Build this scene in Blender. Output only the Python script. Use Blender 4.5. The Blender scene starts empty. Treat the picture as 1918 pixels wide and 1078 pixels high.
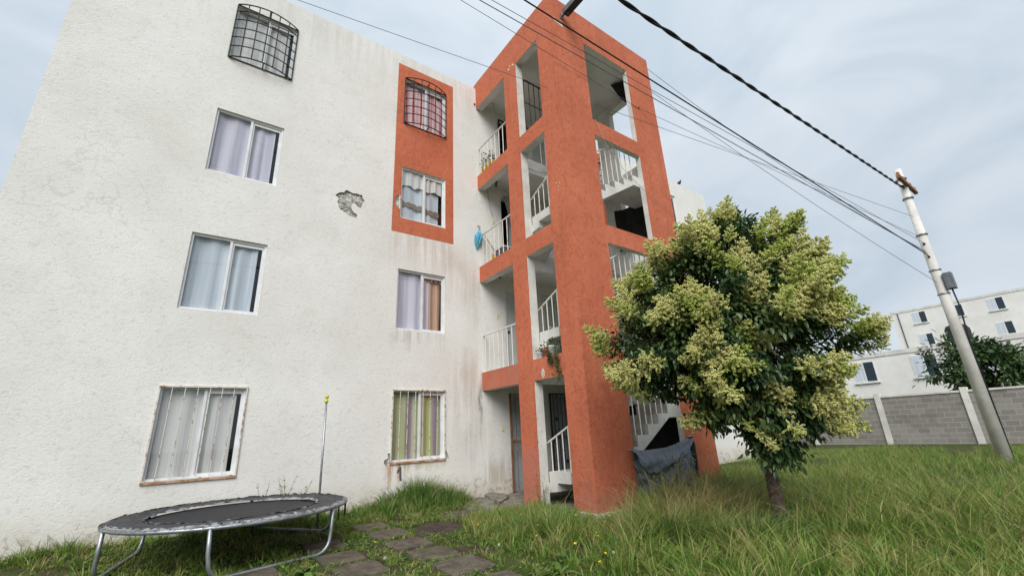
import bpy, bmesh, math, random
import numpy as np
from mathutils import Vector, Matrix, Euler, noise as mnoise

random.seed(7)
RNG = np.random.default_rng(7)
SC = bpy.context.scene
COL = SC.collection

# ------------------------------------------------------------------ camera
cd = bpy.data.cameras.new('camera')
cam = bpy.data.objects.new('camera', cd)
COL.objects.link(cam)
cam.location = (-5.1194, -8.2783, 1.4962)
cam.rotation_euler = (1.8911, 0.0453, -0.6162)
cd.sensor_fit = 'HORIZONTAL'
cd.sensor_width = 36.0
cd.lens = 36.0 * 813.77 / 1918.0
cd.clip_start = 0.05
cd.clip_end = 2000
SC.camera = cam

# ------------------------------------------------------------------ light: overcast day
SUN_EL, SUN_AZ = math.radians(40), math.radians(222)      # azimuth clockwise from +Y
sl = bpy.data.lights.new('sun', 'SUN')
sl.energy = 1.5
sl.angle = math.radians(42)
sl.color = (1.0, 0.965, 0.92)
sun = bpy.data.objects.new('sun', sl)
COL.objects.link(sun)
sdir = Vector((math.sin(SUN_AZ) * math.cos(SUN_EL), math.cos(SUN_AZ) * math.cos(SUN_EL), math.sin(SUN_EL)))
sun.rotation_euler = sdir.to_track_quat('Z', 'Y').to_euler()
sun.location = (0, 0, 40)

W_ = bpy.data.worlds.new('World')
SC.world = W_
W_.use_nodes = True
wn, wl = W_.node_tree.nodes, W_.node_tree.links
wn.clear()
wo = wn.new('ShaderNodeOutputWorld')
sky = wn.new('ShaderNodeTexSky')
sky.sky_type = 'NISHITA'
sky.sun_disc = False
sky.sun_elevation = SUN_EL
sky.sun_rotation = SUN_AZ
sky.altitude = 2200
b_sky = wn.new('ShaderNodeBackground')
b_sky.inputs['Strength'].default_value = 0.07
wl.new(sky.outputs[0], b_sky.inputs['Color'])
tc = wn.new('ShaderNodeTexCoord')
mp = wn.new('ShaderNodeMapping')
mp.inputs['Scale'].default_value = (1.6, 1.6, 3.0)
wl.new(tc.outputs['Generated'], mp.inputs['Vector'])
nz = wn.new('ShaderNodeTexNoise')
nz.inputs['Scale'].default_value = 2.1
nz.inputs['Detail'].default_value = 7
nz.inputs['Roughness'].default_value = 0.5
nz.inputs['Distortion'].default_value = 0.7
wl.new(mp.outputs[0], nz.inputs['Vector'])
cr = wn.new('ShaderNodeValToRGB')
cr.color_ramp.elements[0].position = 0.30
cr.color_ramp.elements[0].color = (0.575, 0.675, 0.77, 1)
cr.color_ramp.elements[1].position = 0.70
cr.color_ramp.elements[1].color = (0.80, 0.865, 0.925, 1)
wl.new(nz.outputs['Fac'], cr.inputs['Fac'])
b_cl = wn.new('ShaderNodeBackground')
b_cl.inputs['Strength'].default_value = 0.46
sep = wn.new('ShaderNodeSeparateXYZ')
wl.new(tc.outputs['Generated'], sep.inputs[0])
gr = wn.new('ShaderNodeMapRange')
gr.inputs['From Min'].default_value = 0.0
gr.inputs['From Max'].default_value = 1.0
gr.inputs['To Min'].default_value = 0.86
gr.inputs['To Max'].default_value = 1.28
wl.new(sep.outputs['Z'], gr.inputs['Value'])
vm = wn.new('ShaderNodeVectorMath')
vm.operation = 'SCALE'
wl.new(cr.outputs[0], vm.inputs[0])
wl.new(gr.outputs[0], vm.inputs['Scale'])
wl.new(vm.outputs[0], b_cl.inputs['Color'])
mx = wn.new('ShaderNodeMixShader')
mx.inputs[0].default_value = 0.9
wl.new(b_sky.outputs[0], mx.inputs[1])
wl.new(b_cl.outputs[0], mx.inputs[2])
wl.new(mx.outputs[0], wo.inputs['Surface'])

SC.view_settings.view_transform = 'Standard'
SC.view_settings.look = 'None'
SC.view_settings.exposure = 1.05
SC.view_settings.gamma = 1.0
SC.view_settings.use_curve_mapping = False
SC.render.engine = 'CYCLES'
SC.cycles.use_denoising = True
SC.cycles.max_bounces = 10
SC.cycles.diffuse_bounces = 7
SC.cycles.transparent_max_bounces = 12
SC.cycles.caustics_reflective = False
SC.cycles.caustics_refractive = False


# ------------------------------------------------------------------ node helpers
class G:
    def __init__(s, name):
        s.m = bpy.data.materials.new(name)
        s.m.use_nodes = True
        s.t = s.m.node_tree
        s.n, s.l = s.t.nodes, s.t.links
        s.b = s.n['Principled BSDF']
        g = s.n.new('ShaderNodeNewGeometry')
        s.pos = g.outputs['Position']
        s.isl = g.outputs['Random Per Island']
        sp = s.n.new('ShaderNodeSeparateXYZ')
        s.l.new(s.pos, sp.inputs[0])
        s.x, s.y, s.z = sp.outputs

    def put(s, sock, v):
        if isinstance(v, bpy.types.NodeSocket):
            s.l.new(v, sock)
        elif isinstance(v, (tuple, list)) and len(v) == 3 and sock.type == 'RGBA':
            sock.default_value = (*v, 1)
        else:
            sock.default_value = v

    def math(s, op, a, b=0.0, clamp=False):
        n = s.n.new('ShaderNodeMath')
        n.operation = op
        n.use_clamp = clamp
        s.put(n.inputs[0], a)
        s.put(n.inputs[1], b)
        return n.outputs[0]

    def mul(s, *a):
        r = a[0]
        for q in a[1:]:
            r = s.math('MULTIPLY', r, q)
        return r

    def rng(s, v, a, b, c=0.0, d=1.0):
        n = s.n.new('ShaderNodeMapRange')
        n.interpolation_type = 'SMOOTHSTEP'
        s.put(n.inputs[0], v)
        for i, q in enumerate((a, b, c, d)):
            n.inputs[i + 1].default_value = q
        return n.outputs[0]

    def scaled(s, sx, sy, sz):
        n = s.n.new('ShaderNodeMapping')
        n.inputs['Scale'].default_value = (sx, sy, sz)
        s.l.new(s.pos, n.inputs['Vector'])
        return n.outputs[0]

    def noise(s, scale, detail=3.0, rough=0.5, dist=0.0, vec=None):
        n = s.n.new('ShaderNodeTexNoise')
        n.inputs['Scale'].default_value = scale
        n.inputs['Detail'].default_value = detail
        n.inputs['Roughness'].default_value = rough
        n.inputs['Distortion'].default_value = dist
        s.l.new(vec or s.pos, n.inputs['Vector'])
        return n.outputs['Fac']

    def mix(s, f, a, b):
        n = s.n.new('ShaderNodeMix')
        n.data_type = 'RGBA'
        s.put(n.inputs[0], f)
        s.put(n.inputs[6], a)
        s.put(n.inputs[7], b)
        return n.outputs[2]

    def bump(s, h, strength=0.4, dist=0.01):
        n = s.n.new('ShaderNodeBump')
        n.inputs['Strength'].default_value = strength
        n.inputs['Distance'].default_value = dist
        s.l.new(h, n.inputs['Height'])
        s.l.new(n.outputs[0], s.b.inputs['Normal'])

    def done(s, col, rough=0.8, metal=0.0, spec=0.3):
        s.put(s.b.inputs['Base Color'], col)
        s.put(s.b.inputs['Roughness'], rough)
        s.b.inputs['Metallic'].default_value = metal
        s.b.inputs['Specular IOR Level'].default_value = spec
        return s.m


def simple(name, c1, c2=None, scale=6.0, rough=0.7, metal=0.0, spec=0.3, bump=0.0, bscale=60, bdist=0.005, lo=.35, hi=.65):
    g = G(name)
    col = c1
    if c2 is not None:
        col = g.mix(g.rng(g.noise(scale, 4), lo, hi), c1, c2)
    if bump:
        g.bump(g.noise(bscale, 3), bump, bdist)
    return g.done(col, rough, metal, spec)


M = {}


def plaster_white(name, stains):
    g = G(name)
    big = g.noise(0.7, 4, 0.6)
    col = g.mix(g.rng(big, .3, .7), (.83, .815, .785), (.75, .73, .69))
    patch = g.noise(.38, 3, .5, .6)
    col = g.mix(g.mul(g.rng(patch, .50, .53), .10), col, (.60, .585, .55))
    trowel = g.noise(1.0, 5, 0.62, 1.3, g.scaled(15, 15, 19))
    fine = g.noise(38, 3, .6)
    rel = g.math('ADD', trowel, g.mul(fine, .25))
    col = g.mix(g.mul(g.rng(trowel, .47, .33), .35), col, (.50, .475, .42))
    col = g.mix(g.mul(g.rng(g.noise(2.3, 5, .6), .56, .72), .22), col, (.58, .54, .47))
    for (x0, x1, zt, zb, c, k, fr) in stains:
        wob = g.noise(1.0, 3, .6, .4, g.scaled(fr, fr, .45))
        xw = g.math('ADD', g.x, g.mul(g.math('SUBTRACT', g.noise(1.6, 4, .6), .5), .5))
        zw = g.math('ADD', g.z, g.mul(g.math('SUBTRACT', g.noise(2.1, 4, .6), .5), .9))
        e = min(.22, (x1 - x0) * .45)
        bx = g.mul(g.rng(xw, x0 - e, x0 + e), g.rng(xw, x1 + e, x1 - e),
                   g.rng(g.z, zt + .04, zt - .08) if zt in (5.72, 3.58, 1.07, 1.06) else g.rng(zw, zt + .3, zt - .4), g.rng(zw, zb, zb + (zt - zb) * .8))
        col = g.mix(g.mul(bx, g.rng(wob, .38, .62), k), col, c)
    low = g.rng(g.math('ADD', g.z, g.mul(g.noise(1.4, 4, .6), .9)), 1.35, .62)
    col = g.mix(g.mul(low, .7), col, (.50, .42, .31))
    peel = g.mul(g.rng(g.math('ADD', g.z, g.mul(g.noise(2.2, 3), .6)), 1.05, .80), g.rng(g.noise(7, 5, .7, .6), .52, .60))
    col = g.mix(g.mul(peel, .6), col, (.30, .265, .21))
    vo = g.n.new('ShaderNodeTexVoronoi')
    vo.feature = 'DISTANCE_TO_EDGE'
    vo.inputs['Scale'].default_value = .55
    vm_ = g.n.new('ShaderNodeVectorMath')
    vm_.operation = 'ADD'
    g.l.new(g.pos, vm_.inputs[0])
    nn_ = g.n.new('ShaderNodeTexNoise')
    nn_.inputs['Scale'].default_value = 2.2
    nn_.inputs['Detail'].default_value = 5
    g.l.new(g.pos, nn_.inputs['Vector'])
    g.l.new(nn_.outputs['Color'], vm_.inputs[1])
    g.l.new(vm_.outputs[0], vo.inputs['Vector'])
    crack = g.mul(g.rng(vo.outputs['Distance'], .010, .002), g.rng(g.noise(.5, 2), .53, .60), .16)
    col = g.mix(crack, col, (.25, .235, .21))
    g.bump(rel, .55, .012)
    return g.done(col, .92, 0, .15)


def build_materials():
    brown, grey = (.42, .33, .24), (.28, .26, .23)
    M['plaster'] = plaster_white('white_trowelled_plaster', [
        (-2.2, -.72, 5.72, 4.75, (.50, .36, .28), .42, 9),
        (-1.2, -.25, 5.6, 3.6, brown, .25, 4),
        (-.55, .0, 5.2, 3.0, brown, .36, 5),
        (-.70, .0, 3.2, .3, brown, .45, 4),
        (-.38, .0, 2.5, .3, grey, .4, 9),
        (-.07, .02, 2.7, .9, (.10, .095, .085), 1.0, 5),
        (-2.05, -1.0, 3.58, 3.1, grey, .4, 8),
        (-2.1, -1.75, 1.07, .45, (.42, .17, .05), .95, 11),
        (-2.05, -.9, 1.06, .8, (.40, .33, .12), .5, 8),
        (-2.2, -2.0, 9.0, 7.6, grey, .3, 12),
        (-7.7, .0, 10.7, 8.9, (.50, .48, .44), .28, 7),
    ])
    M['plaster_in'] = plaster_white('pale_interior_plaster', [
        (.0, .75, .95, .2, (.36, .31, .24), .75, 7), (.0, .3, 2.3, .4, brown, .35, 6)])
    # terracotta paint
    g = G('terracotta_paint')
    tro = g.noise(1.0, 5, .66, .55, g.scaled(11, 11, 8))
    col = g.mix(g.rng(g.noise(.9, 4, .6), .3, .7), (.60, .182, .100), (.51, .146, .078))
    col = g.mix(g.mul(g.rng(tro, .50, .36), .5), col, (.40, .105, .055))
    col = g.mix(g.mul(g.rng(g.noise(5, 4, .65, .8), .56, .70), .35), col, (.64, .225, .14))
    # lighter repainted foot of the side faces
    stk = g.mul(g.rng(g.noise(1.0, 4, .6, .3, g.scaled(5, 5, .35)), .52, .68), .30)
    col = g.mix(stk, col, (.36, .115, .07))
    foot = g.mul(g.rng(g.math('ADD', g.z, g.mul(g.noise(3, 2), .05)), 1.245, 1.215), g.rng(g.x, .10, .05), g.rng(g.y, -2.2, -2.0))
    foot2 = g.rng(g.math('ADD', g.z, g.mul(g.noise(3, 2), .12)), .62, .56)
    col = g.mix(g.mul(foot, .8), col, (.50, .175, .125))
    col = g.mix(g.mul(foot2, .45), col, (.46, .17, .12))
    dirt = g.mul(g.rng(g.z, 1.3, .35), g.rng(g.noise(3.2, 5, .65), .46, .66))
    col = g.mix(g.mul(dirt, .5), col, (.22, .13, .10))
    g.bump(g.math('ADD', tro, g.mul(g.noise(45, 3), .3)), .8, .022)
    M['terra'] = g.done(col, .9, 0, .15)
    g = G('weathered_terracotta_paint')
    st = g.noise(1.0, 3, .6, .3, g.scaled(9, 9, .8))
    col = g.mix(g.rng(g.noise(1.2, 4, .6), .3, .7), (.55, .175, .105), (.46, .145, .09))
    col = g.mix(g.mul(g.rng(st, .5, .66), .5), col, (.33, .22, .19))
    g.bump(g.noise(22, 4), .4, .01)
    M['terra_worn'] = g.done(col, .9, 0, .15)
    # raw / painted concrete under the slabs and on the stairs
    g = G('stained_white_concrete')
    col = g.mix(g.rng(g.noise(1.6, 5, .65), .35, .65), (.74, .72, .68), (.58, .56, .52))
    col = g.mix(g.mul(g.rng(g.noise(9, 4, .7), .60, .72), .6), col, (.22, .205, .185))
    g.bump(g.noise(26, 4), .5, .01)
    M['conc'] = g.done(col, .9, 0, .2)
    M['tread'] = simple('worn_and_shaded_grey_step', (.36, .345, .32), (.25, .24, .22), 4, .92, bump=.4, bscale=30)  # grey of dirty risers; also shade painted into step tops and the right flight
    M['ceil'] = simple('grey_ceiling_plaster', (.74, .725, .69), (.60, .585, .55), 1.1, .9, bump=.3, bscale=12)
    M['rough'] = simple('broken_grey_render', (.60, .58, .535), (.33, .32, .30), 9, .95, bump=.9, bscale=30, bdist=.02)
    M['chip'] = simple('pale_plaster_chip', (.78, .76, .70), (.6, .57, .5), 14, .9, bump=.4)
    M['alu'] = simple('white_aluminium', (.80, .81, .82), (.70, .71, .72), 5, .45, 0, .5)
    M['rust'] = simple('rusted_white_iron', (.70, .66, .60), (.36, .19, .09), 16, .7, lo=.5, hi=.66)
    M['rust_frame'] = simple('rusty_iron', (.35, .16, .07), (.55, .40, .28), 9, .8)
    M['rail'] = simple('white_painted_iron', (.74, .72, .66), (.45, .33, .24), 11, .6, lo=.58, hi=.72)
    M['black_iron'] = simple('black_painted_iron', (.022, .022, .026), (.045, .04, .04), 12, .5)
    M['brown_wood'] = simple('brown_wood_post', (.30, .15, .075), (.20, .10, .05), 8, .7)
    M['door_grey'] = simple('grey_metal_door', (.42, .43, .43), (.34, .35, .35), 2.5, .55)
    M['door_white'] = simple('pale_grey_door', (.58, .59, .58), (.50, .51, .50), 2.0, .6)
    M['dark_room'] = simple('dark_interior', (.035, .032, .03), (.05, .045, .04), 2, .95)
    M['ivory'] = simple('ivory_plastic', (.72, .64, .40), None, rough=.5)
    M['yellow'] = simple('yellow_plastic', (.75, .48, .03), (.65, .40, .03), 6, .45)
    M['yellow_cap'] = simple('yellow_green_plastic', (.62, .60, .04), None, rough=.4)
    M['terracotta_pot'] = simple('clay_pot', (.42, .15, .07), (.33, .12, .06), 14, .85)
    M['white_plastic'] = simple('white_plastic', (.75, .76, .78), (.62, .66, .72), 10, .45)
    M['soil'] = simple('dark_soil', (.05, .038, .028), (.09, .07, .05), 20, .95, bump=.8)
    M['steel'] = simple('galvanised_steel', (.42, .45, .47), (.32, .34, .36), 12, .42, .75, .5)
    M['mat'] = simple('black_trampoline_mat', (.018, .019, .022), (.028, .028, .03), 30, .65)
    M['pad'] = simple('worn_black_pad', (.025, .026, .03), (.06, .06, .065), 9, .6, bump=.7, bscale=14, bdist=.02)
    M['pad_torn'] = simple('frayed_grey_pad', (.34, .34, .35), (.10, .10, .11), 18, .8, bump=.9, bscale=24, bdist=.02)
    M['tarp'] = simple('blue_grey_tarpaulin', (.070, .088, .115), (.10, .122, .15), 2.2, .42, 0, .5, .35, 9, .02)
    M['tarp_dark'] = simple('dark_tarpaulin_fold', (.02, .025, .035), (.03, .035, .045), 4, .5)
    M['black_cloth'] = simple('black_shade_cloth', (.012, .012, .013), (.022, .021, .02), 6, .9, bump=.4, bscale=8)
    M['cable'] = simple('black_cable', (.015, .017, .024), None, rough=.55)
    M['wire'] = simple('grey_wire', (.10, .11, .13), None, rough=.6)
    M['wire_white'] = simple('pale_wire', (.42, .40, .36), None, rough=.6)
    M['lamp_body'] = simple('grey_lamp_housing', (.20, .22, .24), (.15, .16, .18), 10, .5, .3)
    M['lamp_under'] = simple('dark_lamp_underside', (.03, .045, .06), None, rough=.35)
    M['bark'] = simple('grey_brown_bark', (.13, .10, .075), (.075, .055, .04), 16, .95, bump=.9, bscale=30, bdist=.02)
    M['bird'] = simple('dark_feathers', (.02, .021, .028), (.035, .035, .045), 30, .6)
    M['panel_grey'] = simple('dark_grey_paint', (.085, .09, .095), (.12, .12, .12), 20, .8)
    g = G('concrete_paver')
    col = g.mix(g.rng(g.noise(7, 5, .7), .38, .62), (.155, .128, .098), (.085, .072, .056))
    col = g.mix(g.mul(g.rng(g.noise(2.2, 4, .6), .5, .66), .6), col, (.085, .085, .045))
    col = g.mix(g.mul(g.rng(g.noise(60, 2), .64, .7), .6), col, (.30, .27, .22))
    g.bump(g.noise(40, 4, .7), .8, .012)
    M['paver'] = g.done(col, .95, 0, .15)
    g = G('grey_broken_concrete')
    col = g.mix(g.rng(g.noise(5, 5, .7), .38, .62), (.27, .25, .21), (.15, .135, .11))
    g.bump(g.noise(30, 4, .7), .8, .015)
    M['slab'] = g.done(col, .95, 0, .15)
    g = G('ground_earth')
    base = g.mix(g.rng(g.noise(5, 5, .7), .35, .65), (.095, .072, .05), (.055, .042, .03))
    green = g.mix(g.rng(g.noise(12, 4, .7), .35, .65), (.055, .085, .022), (.085, .11, .03))
    col = g.mix(g.rng(g.noise(1.3, 5, .6), .36, .56), base, green)
    g.bump(g.noise(25, 5, .7), 1.0, .03)
    M['ground'] = g.done(col, .98, 0, .1)
    M['dirt'] = simple('bare_dark_soil', (.082, .06, .045), (.05, .038, .029), 6, .98, bump=1, bscale=24, bdist=.02)

    def leafy(name, cols, rough=.5, spec=.35, trans=.25, nscale=1.6):
        g = G(name)
        c = g.mix(g.isl, cols[0], cols[1])
        if len(cols) > 2:
            c = g.mix(g.rng(g.noise(nscale, 3), .46, .64), c, cols[2])
        g.done(c, rough, 0, spec)
        tr = g.n.new('ShaderNodeBsdfTranslucent')
        g.l.new(c, tr.inputs['Color'])
        ms = g.n.new('ShaderNodeMixShader')
        ms.inputs[0].default_value = trans
        g.l.new(g.b.outputs[0], ms.inputs[1])
        g.l.new(tr.outputs[0], ms.inputs[2])
        g.l.new(ms.outputs[0], g.n['Material Output'].inputs['Surface'])
        return g.m
    M['lawn'] = leafy('green_grass', [(.065, .15, .018), (.23, .34, .06), (.33, .33, .10)], nscale=4.5)
    M['tallgrass'] = leafy('long_green_grass', [(.06, .145, .024), (.18, .30, .06), (.26, .30, .10)], nscale=3.5)
    M['drygrass'] = leafy('dry_grass', [(.50, .40, .21), (.30, .26, .10), (.20, .23, .06)], .7, .2, .3)
    M['clover'] = leafy('broad_weed_leaves', [(.075, .155, .024), (.15, .245, .045)])
    M['privet'] = leafy('privet_leaves', [(.028, .068, .020), (.065, .12, .034), (.10, .15, .045)], .34, .5, .12, 1.2)
    M['blossom'] = leafy('creamy_blossom', [(.66, .64, .20), (.82, .79, .40), (.50, .57, .14)], .8, .15, .25, 2.2)
    M['stalk'] = leafy('green_stalks', [(.11, .15, .04), (.20, .22, .08)], .7, .2, .15)
    M['potleaf'] = leafy('houseplant_leaves', [(.03, .065, .022), (.075, .11, .035)])
    M['redleaf'] = leafy('reddish_leaves', [(.12, .05, .03), (.08, .09, .03)])
    M['petal'] = simple('yellow_petals', (.80, .56, .02), (.85, .68, .05), 40, .6)
    M['puff'] = simple('white_seed_fluff', (.55, .55, .50), None, rough=.95)
    M['hills'] = simple('far_tree_mass', (.045, .075, .035), (.07, .10, .05), .5, .95)
    # umbrella
    g = G('blue_green_umbrella_cloth')
    s = g.noise(1.0, 2, .5, .3, g.scaled(45, 45, 2))
    col = g.mix(g.rng(s, .42, .5), (.04, .22, .52), (.08, .46, .60))
    col = g.mix(g.rng(s, .58, .64), col, (.48, .62, .30))
    M['umbrella'] = g.done(col, .6)
    # window glass: clear pane with the reflection of real glass
    m = bpy.data.materials.new('window_glass')
    m.use_nodes = True
    n, l = m.node_tree.nodes, m.node_tree.links
    n.clear()
    o = n.new('ShaderNodeOutputMaterial')
    tr = n.new('ShaderNodeBsdfTransparent')
    tr.inputs[0].default_value = (.95, .96, .97, 1)
    gl = n.new('ShaderNodeBsdfGlossy')
    gl.inputs['Roughness'].default_value = .02
    # two-sided Schlick reflectance
    ge = n.new('ShaderNodeNewGeometry')
    dt = n.new('ShaderNodeVectorMath')
    dt.operation = 'DOT_PRODUCT'
    l.new(ge.outputs['Normal'], dt.inputs[0])
    l.new(ge.outputs['Incoming'], dt.inputs[1])
    prev = dt.outputs['Value']
    for op, v in (('ABSOLUTE', None), ('SUBTRACT', 'inv'), ('POWER', 5.0), ('MULTIPLY', .92), ('ADD', .075)):
        q = n.new('ShaderNodeMath')
        q.operation = op
        if v == 'inv':
            q.inputs[0].default_value = 1.0
            l.new(prev, q.inputs[1])
        else:
            l.new(prev, q.inputs[0])
            if v is not None:
                q.inputs[1].default_value = v
        prev = q.outputs[0]
    mxx = n.new('ShaderNodeMixShader')
    l.new(prev, mxx.inputs[0])
    l.new(tr.outputs[0], mxx.inputs[1])
    l.new(gl.outputs[0], mxx.inputs[2])
    l.new(mxx.outputs[0], o.inputs['Surface'])
    M['glass'] = m

    def curtain(name, base, c2, stripe=None, sfreq=14, kx=.5):
        g = G(name)
        col = g.mix(g.rng(g.noise(1.0, 2, .5, 0, g.scaled(sfreq, sfreq, .25)), .38, .62), base, c2)
        if stripe:
            col = g.mix(g.rng(g.noise(1.0, 2, .5, 0, g.scaled(sfreq * .8 + 3, 1, .1)), .55, .62), col, stripe)
        g.done(col, .9, 0, .1)
        tr = g.n.new('ShaderNodeBsdfTranslucent')
        g.put(tr.inputs['Color'], col)
        return g.m
    M['cur_pink'] = curtain('pink_curtain', (.80, .47, .49), (.86, .62, .62), (.50, .07, .08), 11)  # red stripes paint the bowed grille's reflection in the glass onto the cloth
    M['cur_lav'] = curtain('lavender_curtain', (.66, .64, .72), (.54, .52, .62))
    M['cur_amber'] = curtain('amber_drape', (.66, .44, .30), (.52, .33, .24), (.42, .24, .18))
    M['cur_green'] = curtain('green_and_mauve_curtain', (.44, .47, .20), (.52, .55, .36), (.40, .31, .38), 7)
    M['cur_blue'] = curtain('bluish_net_curtain', (.50, .56, .62), (.62, .67, .72))
    M['cur_cream'] = curtain('cream_valance', (.72, .71, .68), (.60, .60, .58), None, 22)
    M['lace'] = simple('brown_lace', (.17, .14, .10), (.27, .23, .17), 60, .9)
    M['lattice'] = simple('grey_lattice_cloth', (.42, .44, .50), (.30, .32, .38), 45, .8)


build_materials()


# ------------------------------------------------------------------ mesh helpers
class MB:
    def __init__(s):
        s.v, s.f, s.m = [], [], []

    def add(s, vs, fs, mi=0):
        k = len(s.v)
        s.v += [tuple(p) for p in vs]
        for i, f in enumerate(fs):
            s.f.append([k + j for j in f])
            s.m.append(mi[i] if isinstance(mi, (list, tuple)) else mi)
        return s

    def box(s, x0, x1, y0, y1, z0, z1, mi=0):
        """mi: one index or a dict of face -> index with faces -x +x -y +y -z +z"""
        v = [(x, y, z) for z in (z0, z1) for y in (y0, y1) for x in (x0, x1)]
        f = [(0, 4, 6, 2), (1, 3, 7, 5), (0, 1, 5, 4), (2, 6, 7, 3), (0, 2, 3, 1), (4, 5, 7, 6)]
        if isinstance(mi, dict):
            mi = [mi.get(k, 0) for k in ('-x', '+x', '-y', '+y', '-z', '+z')]
        return s.add(v, f, mi)

    def prism(s, prof, axis, a0, a1, mi=0):
        """extrude a 2D polygon; axis 'x': prof=(y,z); 'y': prof=(x,z); 'z': prof=(x,y)"""
        def P(p, a):
            return {'x': (a, p[0], p[1]), 'y': (p[0], a, p[1]), 'z': (p[0], p[1], a)}[axis]
        n = len(prof)
        v = [P(p, a0) for p in prof] + [P(p, a1) for p in prof]
        f = [tuple(range(n))[::-1], tuple(range(n, 2 * n))] + [(i, (i + 1) % n, n + (i + 1) % n, n + i) for i in range(n)]
        return s.add(v, f, mi)

    def tube(s, pts, r, seg=8, mi=0, cap=True):
        pts = [Vector(p) for p in pts]
        n = len(pts)
        rs = r if isinstance(r, (list, tuple)) else [r] * n
        t0 = (pts[1] - pts[0]).normalized()
        up = Vector((0, 0, 1)) if abs(t0.z) < .9 else Vector((1, 0, 0))
        a = t0.cross(up).normalized()
        vs, fs = [], []
        for i, p in enumerate(pts):
            t = (pts[min(i + 1, n - 1)] - pts[max(i - 1, 0)]).normalized()
            a = (a - t * a.dot(t)).normalized()
            b = t.cross(a)
            for k in range(seg):
                w = 2 * math.pi * k / seg
                vs.append(p + (a * math.cos(w) + b * math.sin(w)) * rs[i])
        for i in range(n - 1):
            for k in range(seg):
                fs.append((i * seg + k, i * seg + (k + 1) % seg, (i + 1) * seg + (k + 1) % seg, (i + 1) * seg + k))
        if cap:
            fs.append(tuple(range(seg))[::-1])
            fs.append(tuple((n - 1) * seg + k for k in range(seg)))
        return s.add(vs, fs, mi)

    def lathe(s, prof, c=(0, 0, 0), seg=16, mi=0):
        vs, fs = [], []
        for (r, z) in prof:
            for k in range(seg):
                w = 2 * math.pi * k / seg
                vs.append((c[0] + r * math.cos(w), c[1] + r * math.sin(w), c[2] + z))
        for i in range(len(prof) - 1):
            for k in range(seg):
                fs.append((i * seg + k, i * seg + (k + 1) % seg, (i + 1) * seg + (k + 1) % seg, (i + 1) * seg + k))
        fs.append(tuple(range(seg))[::-1])
        fs.append(tuple((len(prof) - 1) * seg + k for k in range(seg)))
        return s.add(vs, fs, mi)

    def mesh(s, name, mats, smooth=False, fix=True):
        me = bpy.data.meshes.new(name)
        me.from_pydata(s.v, [], s.f)
        mats = mats if isinstance(mats, (list, tuple)) else [mats]
        for m in mats:
            me.materials.append(M[m] if isinstance(m, str) else m)
        me.polygons.foreach_set('material_index', s.m)
        if fix:
            bm = bmesh.new()
            bm.from_mesh(me)
            bmesh.ops.recalc_face_normals(bm, faces=bm.faces)
            bm.to_mesh(me)
            bm.free()
        if smooth:
            me.polygons.foreach_set('use_smooth', [True] * len(me.polygons))
        me.update()
        return me

    def build(s, name, mats, parent=None, smooth=False, local=False):
        return add_obj(name, s.mesh(name, mats, smooth), parent, local)


def add_obj(name, me, parent=None, local=False):
    o = bpy.data.objects.new(name, me)
    COL.objects.link(o)
    if parent is not None:
        o.parent = parent
        if not local and parent.type == 'EMPTY':
            o.matrix_parent_inverse = Matrix.LocRotScale(parent.location, parent.rotation_euler, parent.scale).inverted()
    return o


def tag(o, label, cat, group=None, kind=None):
    if label:
        o['label'] = label
    if cat:
        o['category'] = cat
    if group:
        o['group'] = group
    if kind:
        o['kind'] = kind
    return o


def thing(name, loc, label, cat, group=None, rz=0.0):
    o = bpy.data.objects.new(name, None)
    COL.objects.link(o)
    o.empty_display_size = .2
    o.location = loc
    o.rotation_euler = (0, 0, rz)
    return tag(o, label, cat, group)


def copy_tree(o, parent=None):
    c = o.copy()
    COL.objects.link(c)
    c.parent = parent
    for ch in o.children:
        copy_tree(ch, c)
    return c


def tri_mesh(name, V, F, mats, smooth=False, mi=None):
    V = np.asarray(V, np.float32).reshape(-1, 3)
    F = np.asarray(F, np.int32).reshape(-1, 3)
    me = bpy.data.meshes.new(name)
    me.vertices.add(len(V))
    me.vertices.foreach_set('co', V.ravel())
    me.loops.add(F.size)
    me.loops.foreach_set('vertex_index', F.ravel())
    me.polygons.add(len(F))
    me.polygons.foreach_set('loop_start', np.arange(0, F.size, 3, dtype=np.int32))
    me.polygons.foreach_set('loop_total', np.full(len(F), 3, np.int32))
    for m in (mats if isinstance(mats, (list, tuple)) else [mats]):
        me.materials.append(M[m])
    if mi is not None:
        me.polygons.foreach_set('material_index', np.asarray(mi, np.int32))
    if smooth:
        me.polygons.foreach_set('use_smooth', np.ones(len(F), bool))
    me.update(calc_edges=True)
    return me


def sheet_with_holes(mb, outer, holes, y, flip=False, mi=0):
    """flat sheet at depth y (polygons given as x,z) with holes cut out, triangulated"""
    bm = bmesh.new()
    es = []
    for ring in [outer] + holes:
        vs = [bm.verts.new((p[0], y, p[1])) for p in ring]
        for i in range(len(vs)):
            es.append(bm.edges.new((vs[i], vs[(i + 1) % len(vs)])))
    bmesh.ops.triangle_fill(bm, use_beauty=True, use_dissolve=False, edges=es, normal=(0, -1, 0))
    bm.verts.index_update()
    mb.add([v.co for v in bm.verts], [[v.index for v in f.verts] for f in bm.faces], mi)
    bm.free()


def rect(x0, x1, z0, z1):
    return [(x0, z0), (x1, z0), (x1, z1), (x0, z1)]


# ------------------------------------------------------------------ key dimensions (metres)
FH = 2.5                       # storey height
F0 = .275                      # ground-floor level
D, W = 3.159, 3.413            # depth and width of the stair tower
YB, YP, YO = 1.343, 1.842, 2.66
XO, XQ = .971, 2.442
TS, TF = .19, .12              # thickness of side and front walls
ZR, ZRW, ZT = 10.74, 10.57, 9.885
BAND = .389
R_ = FH / 14                   # riser
BLK = 7.7                      # length of each block


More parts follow.
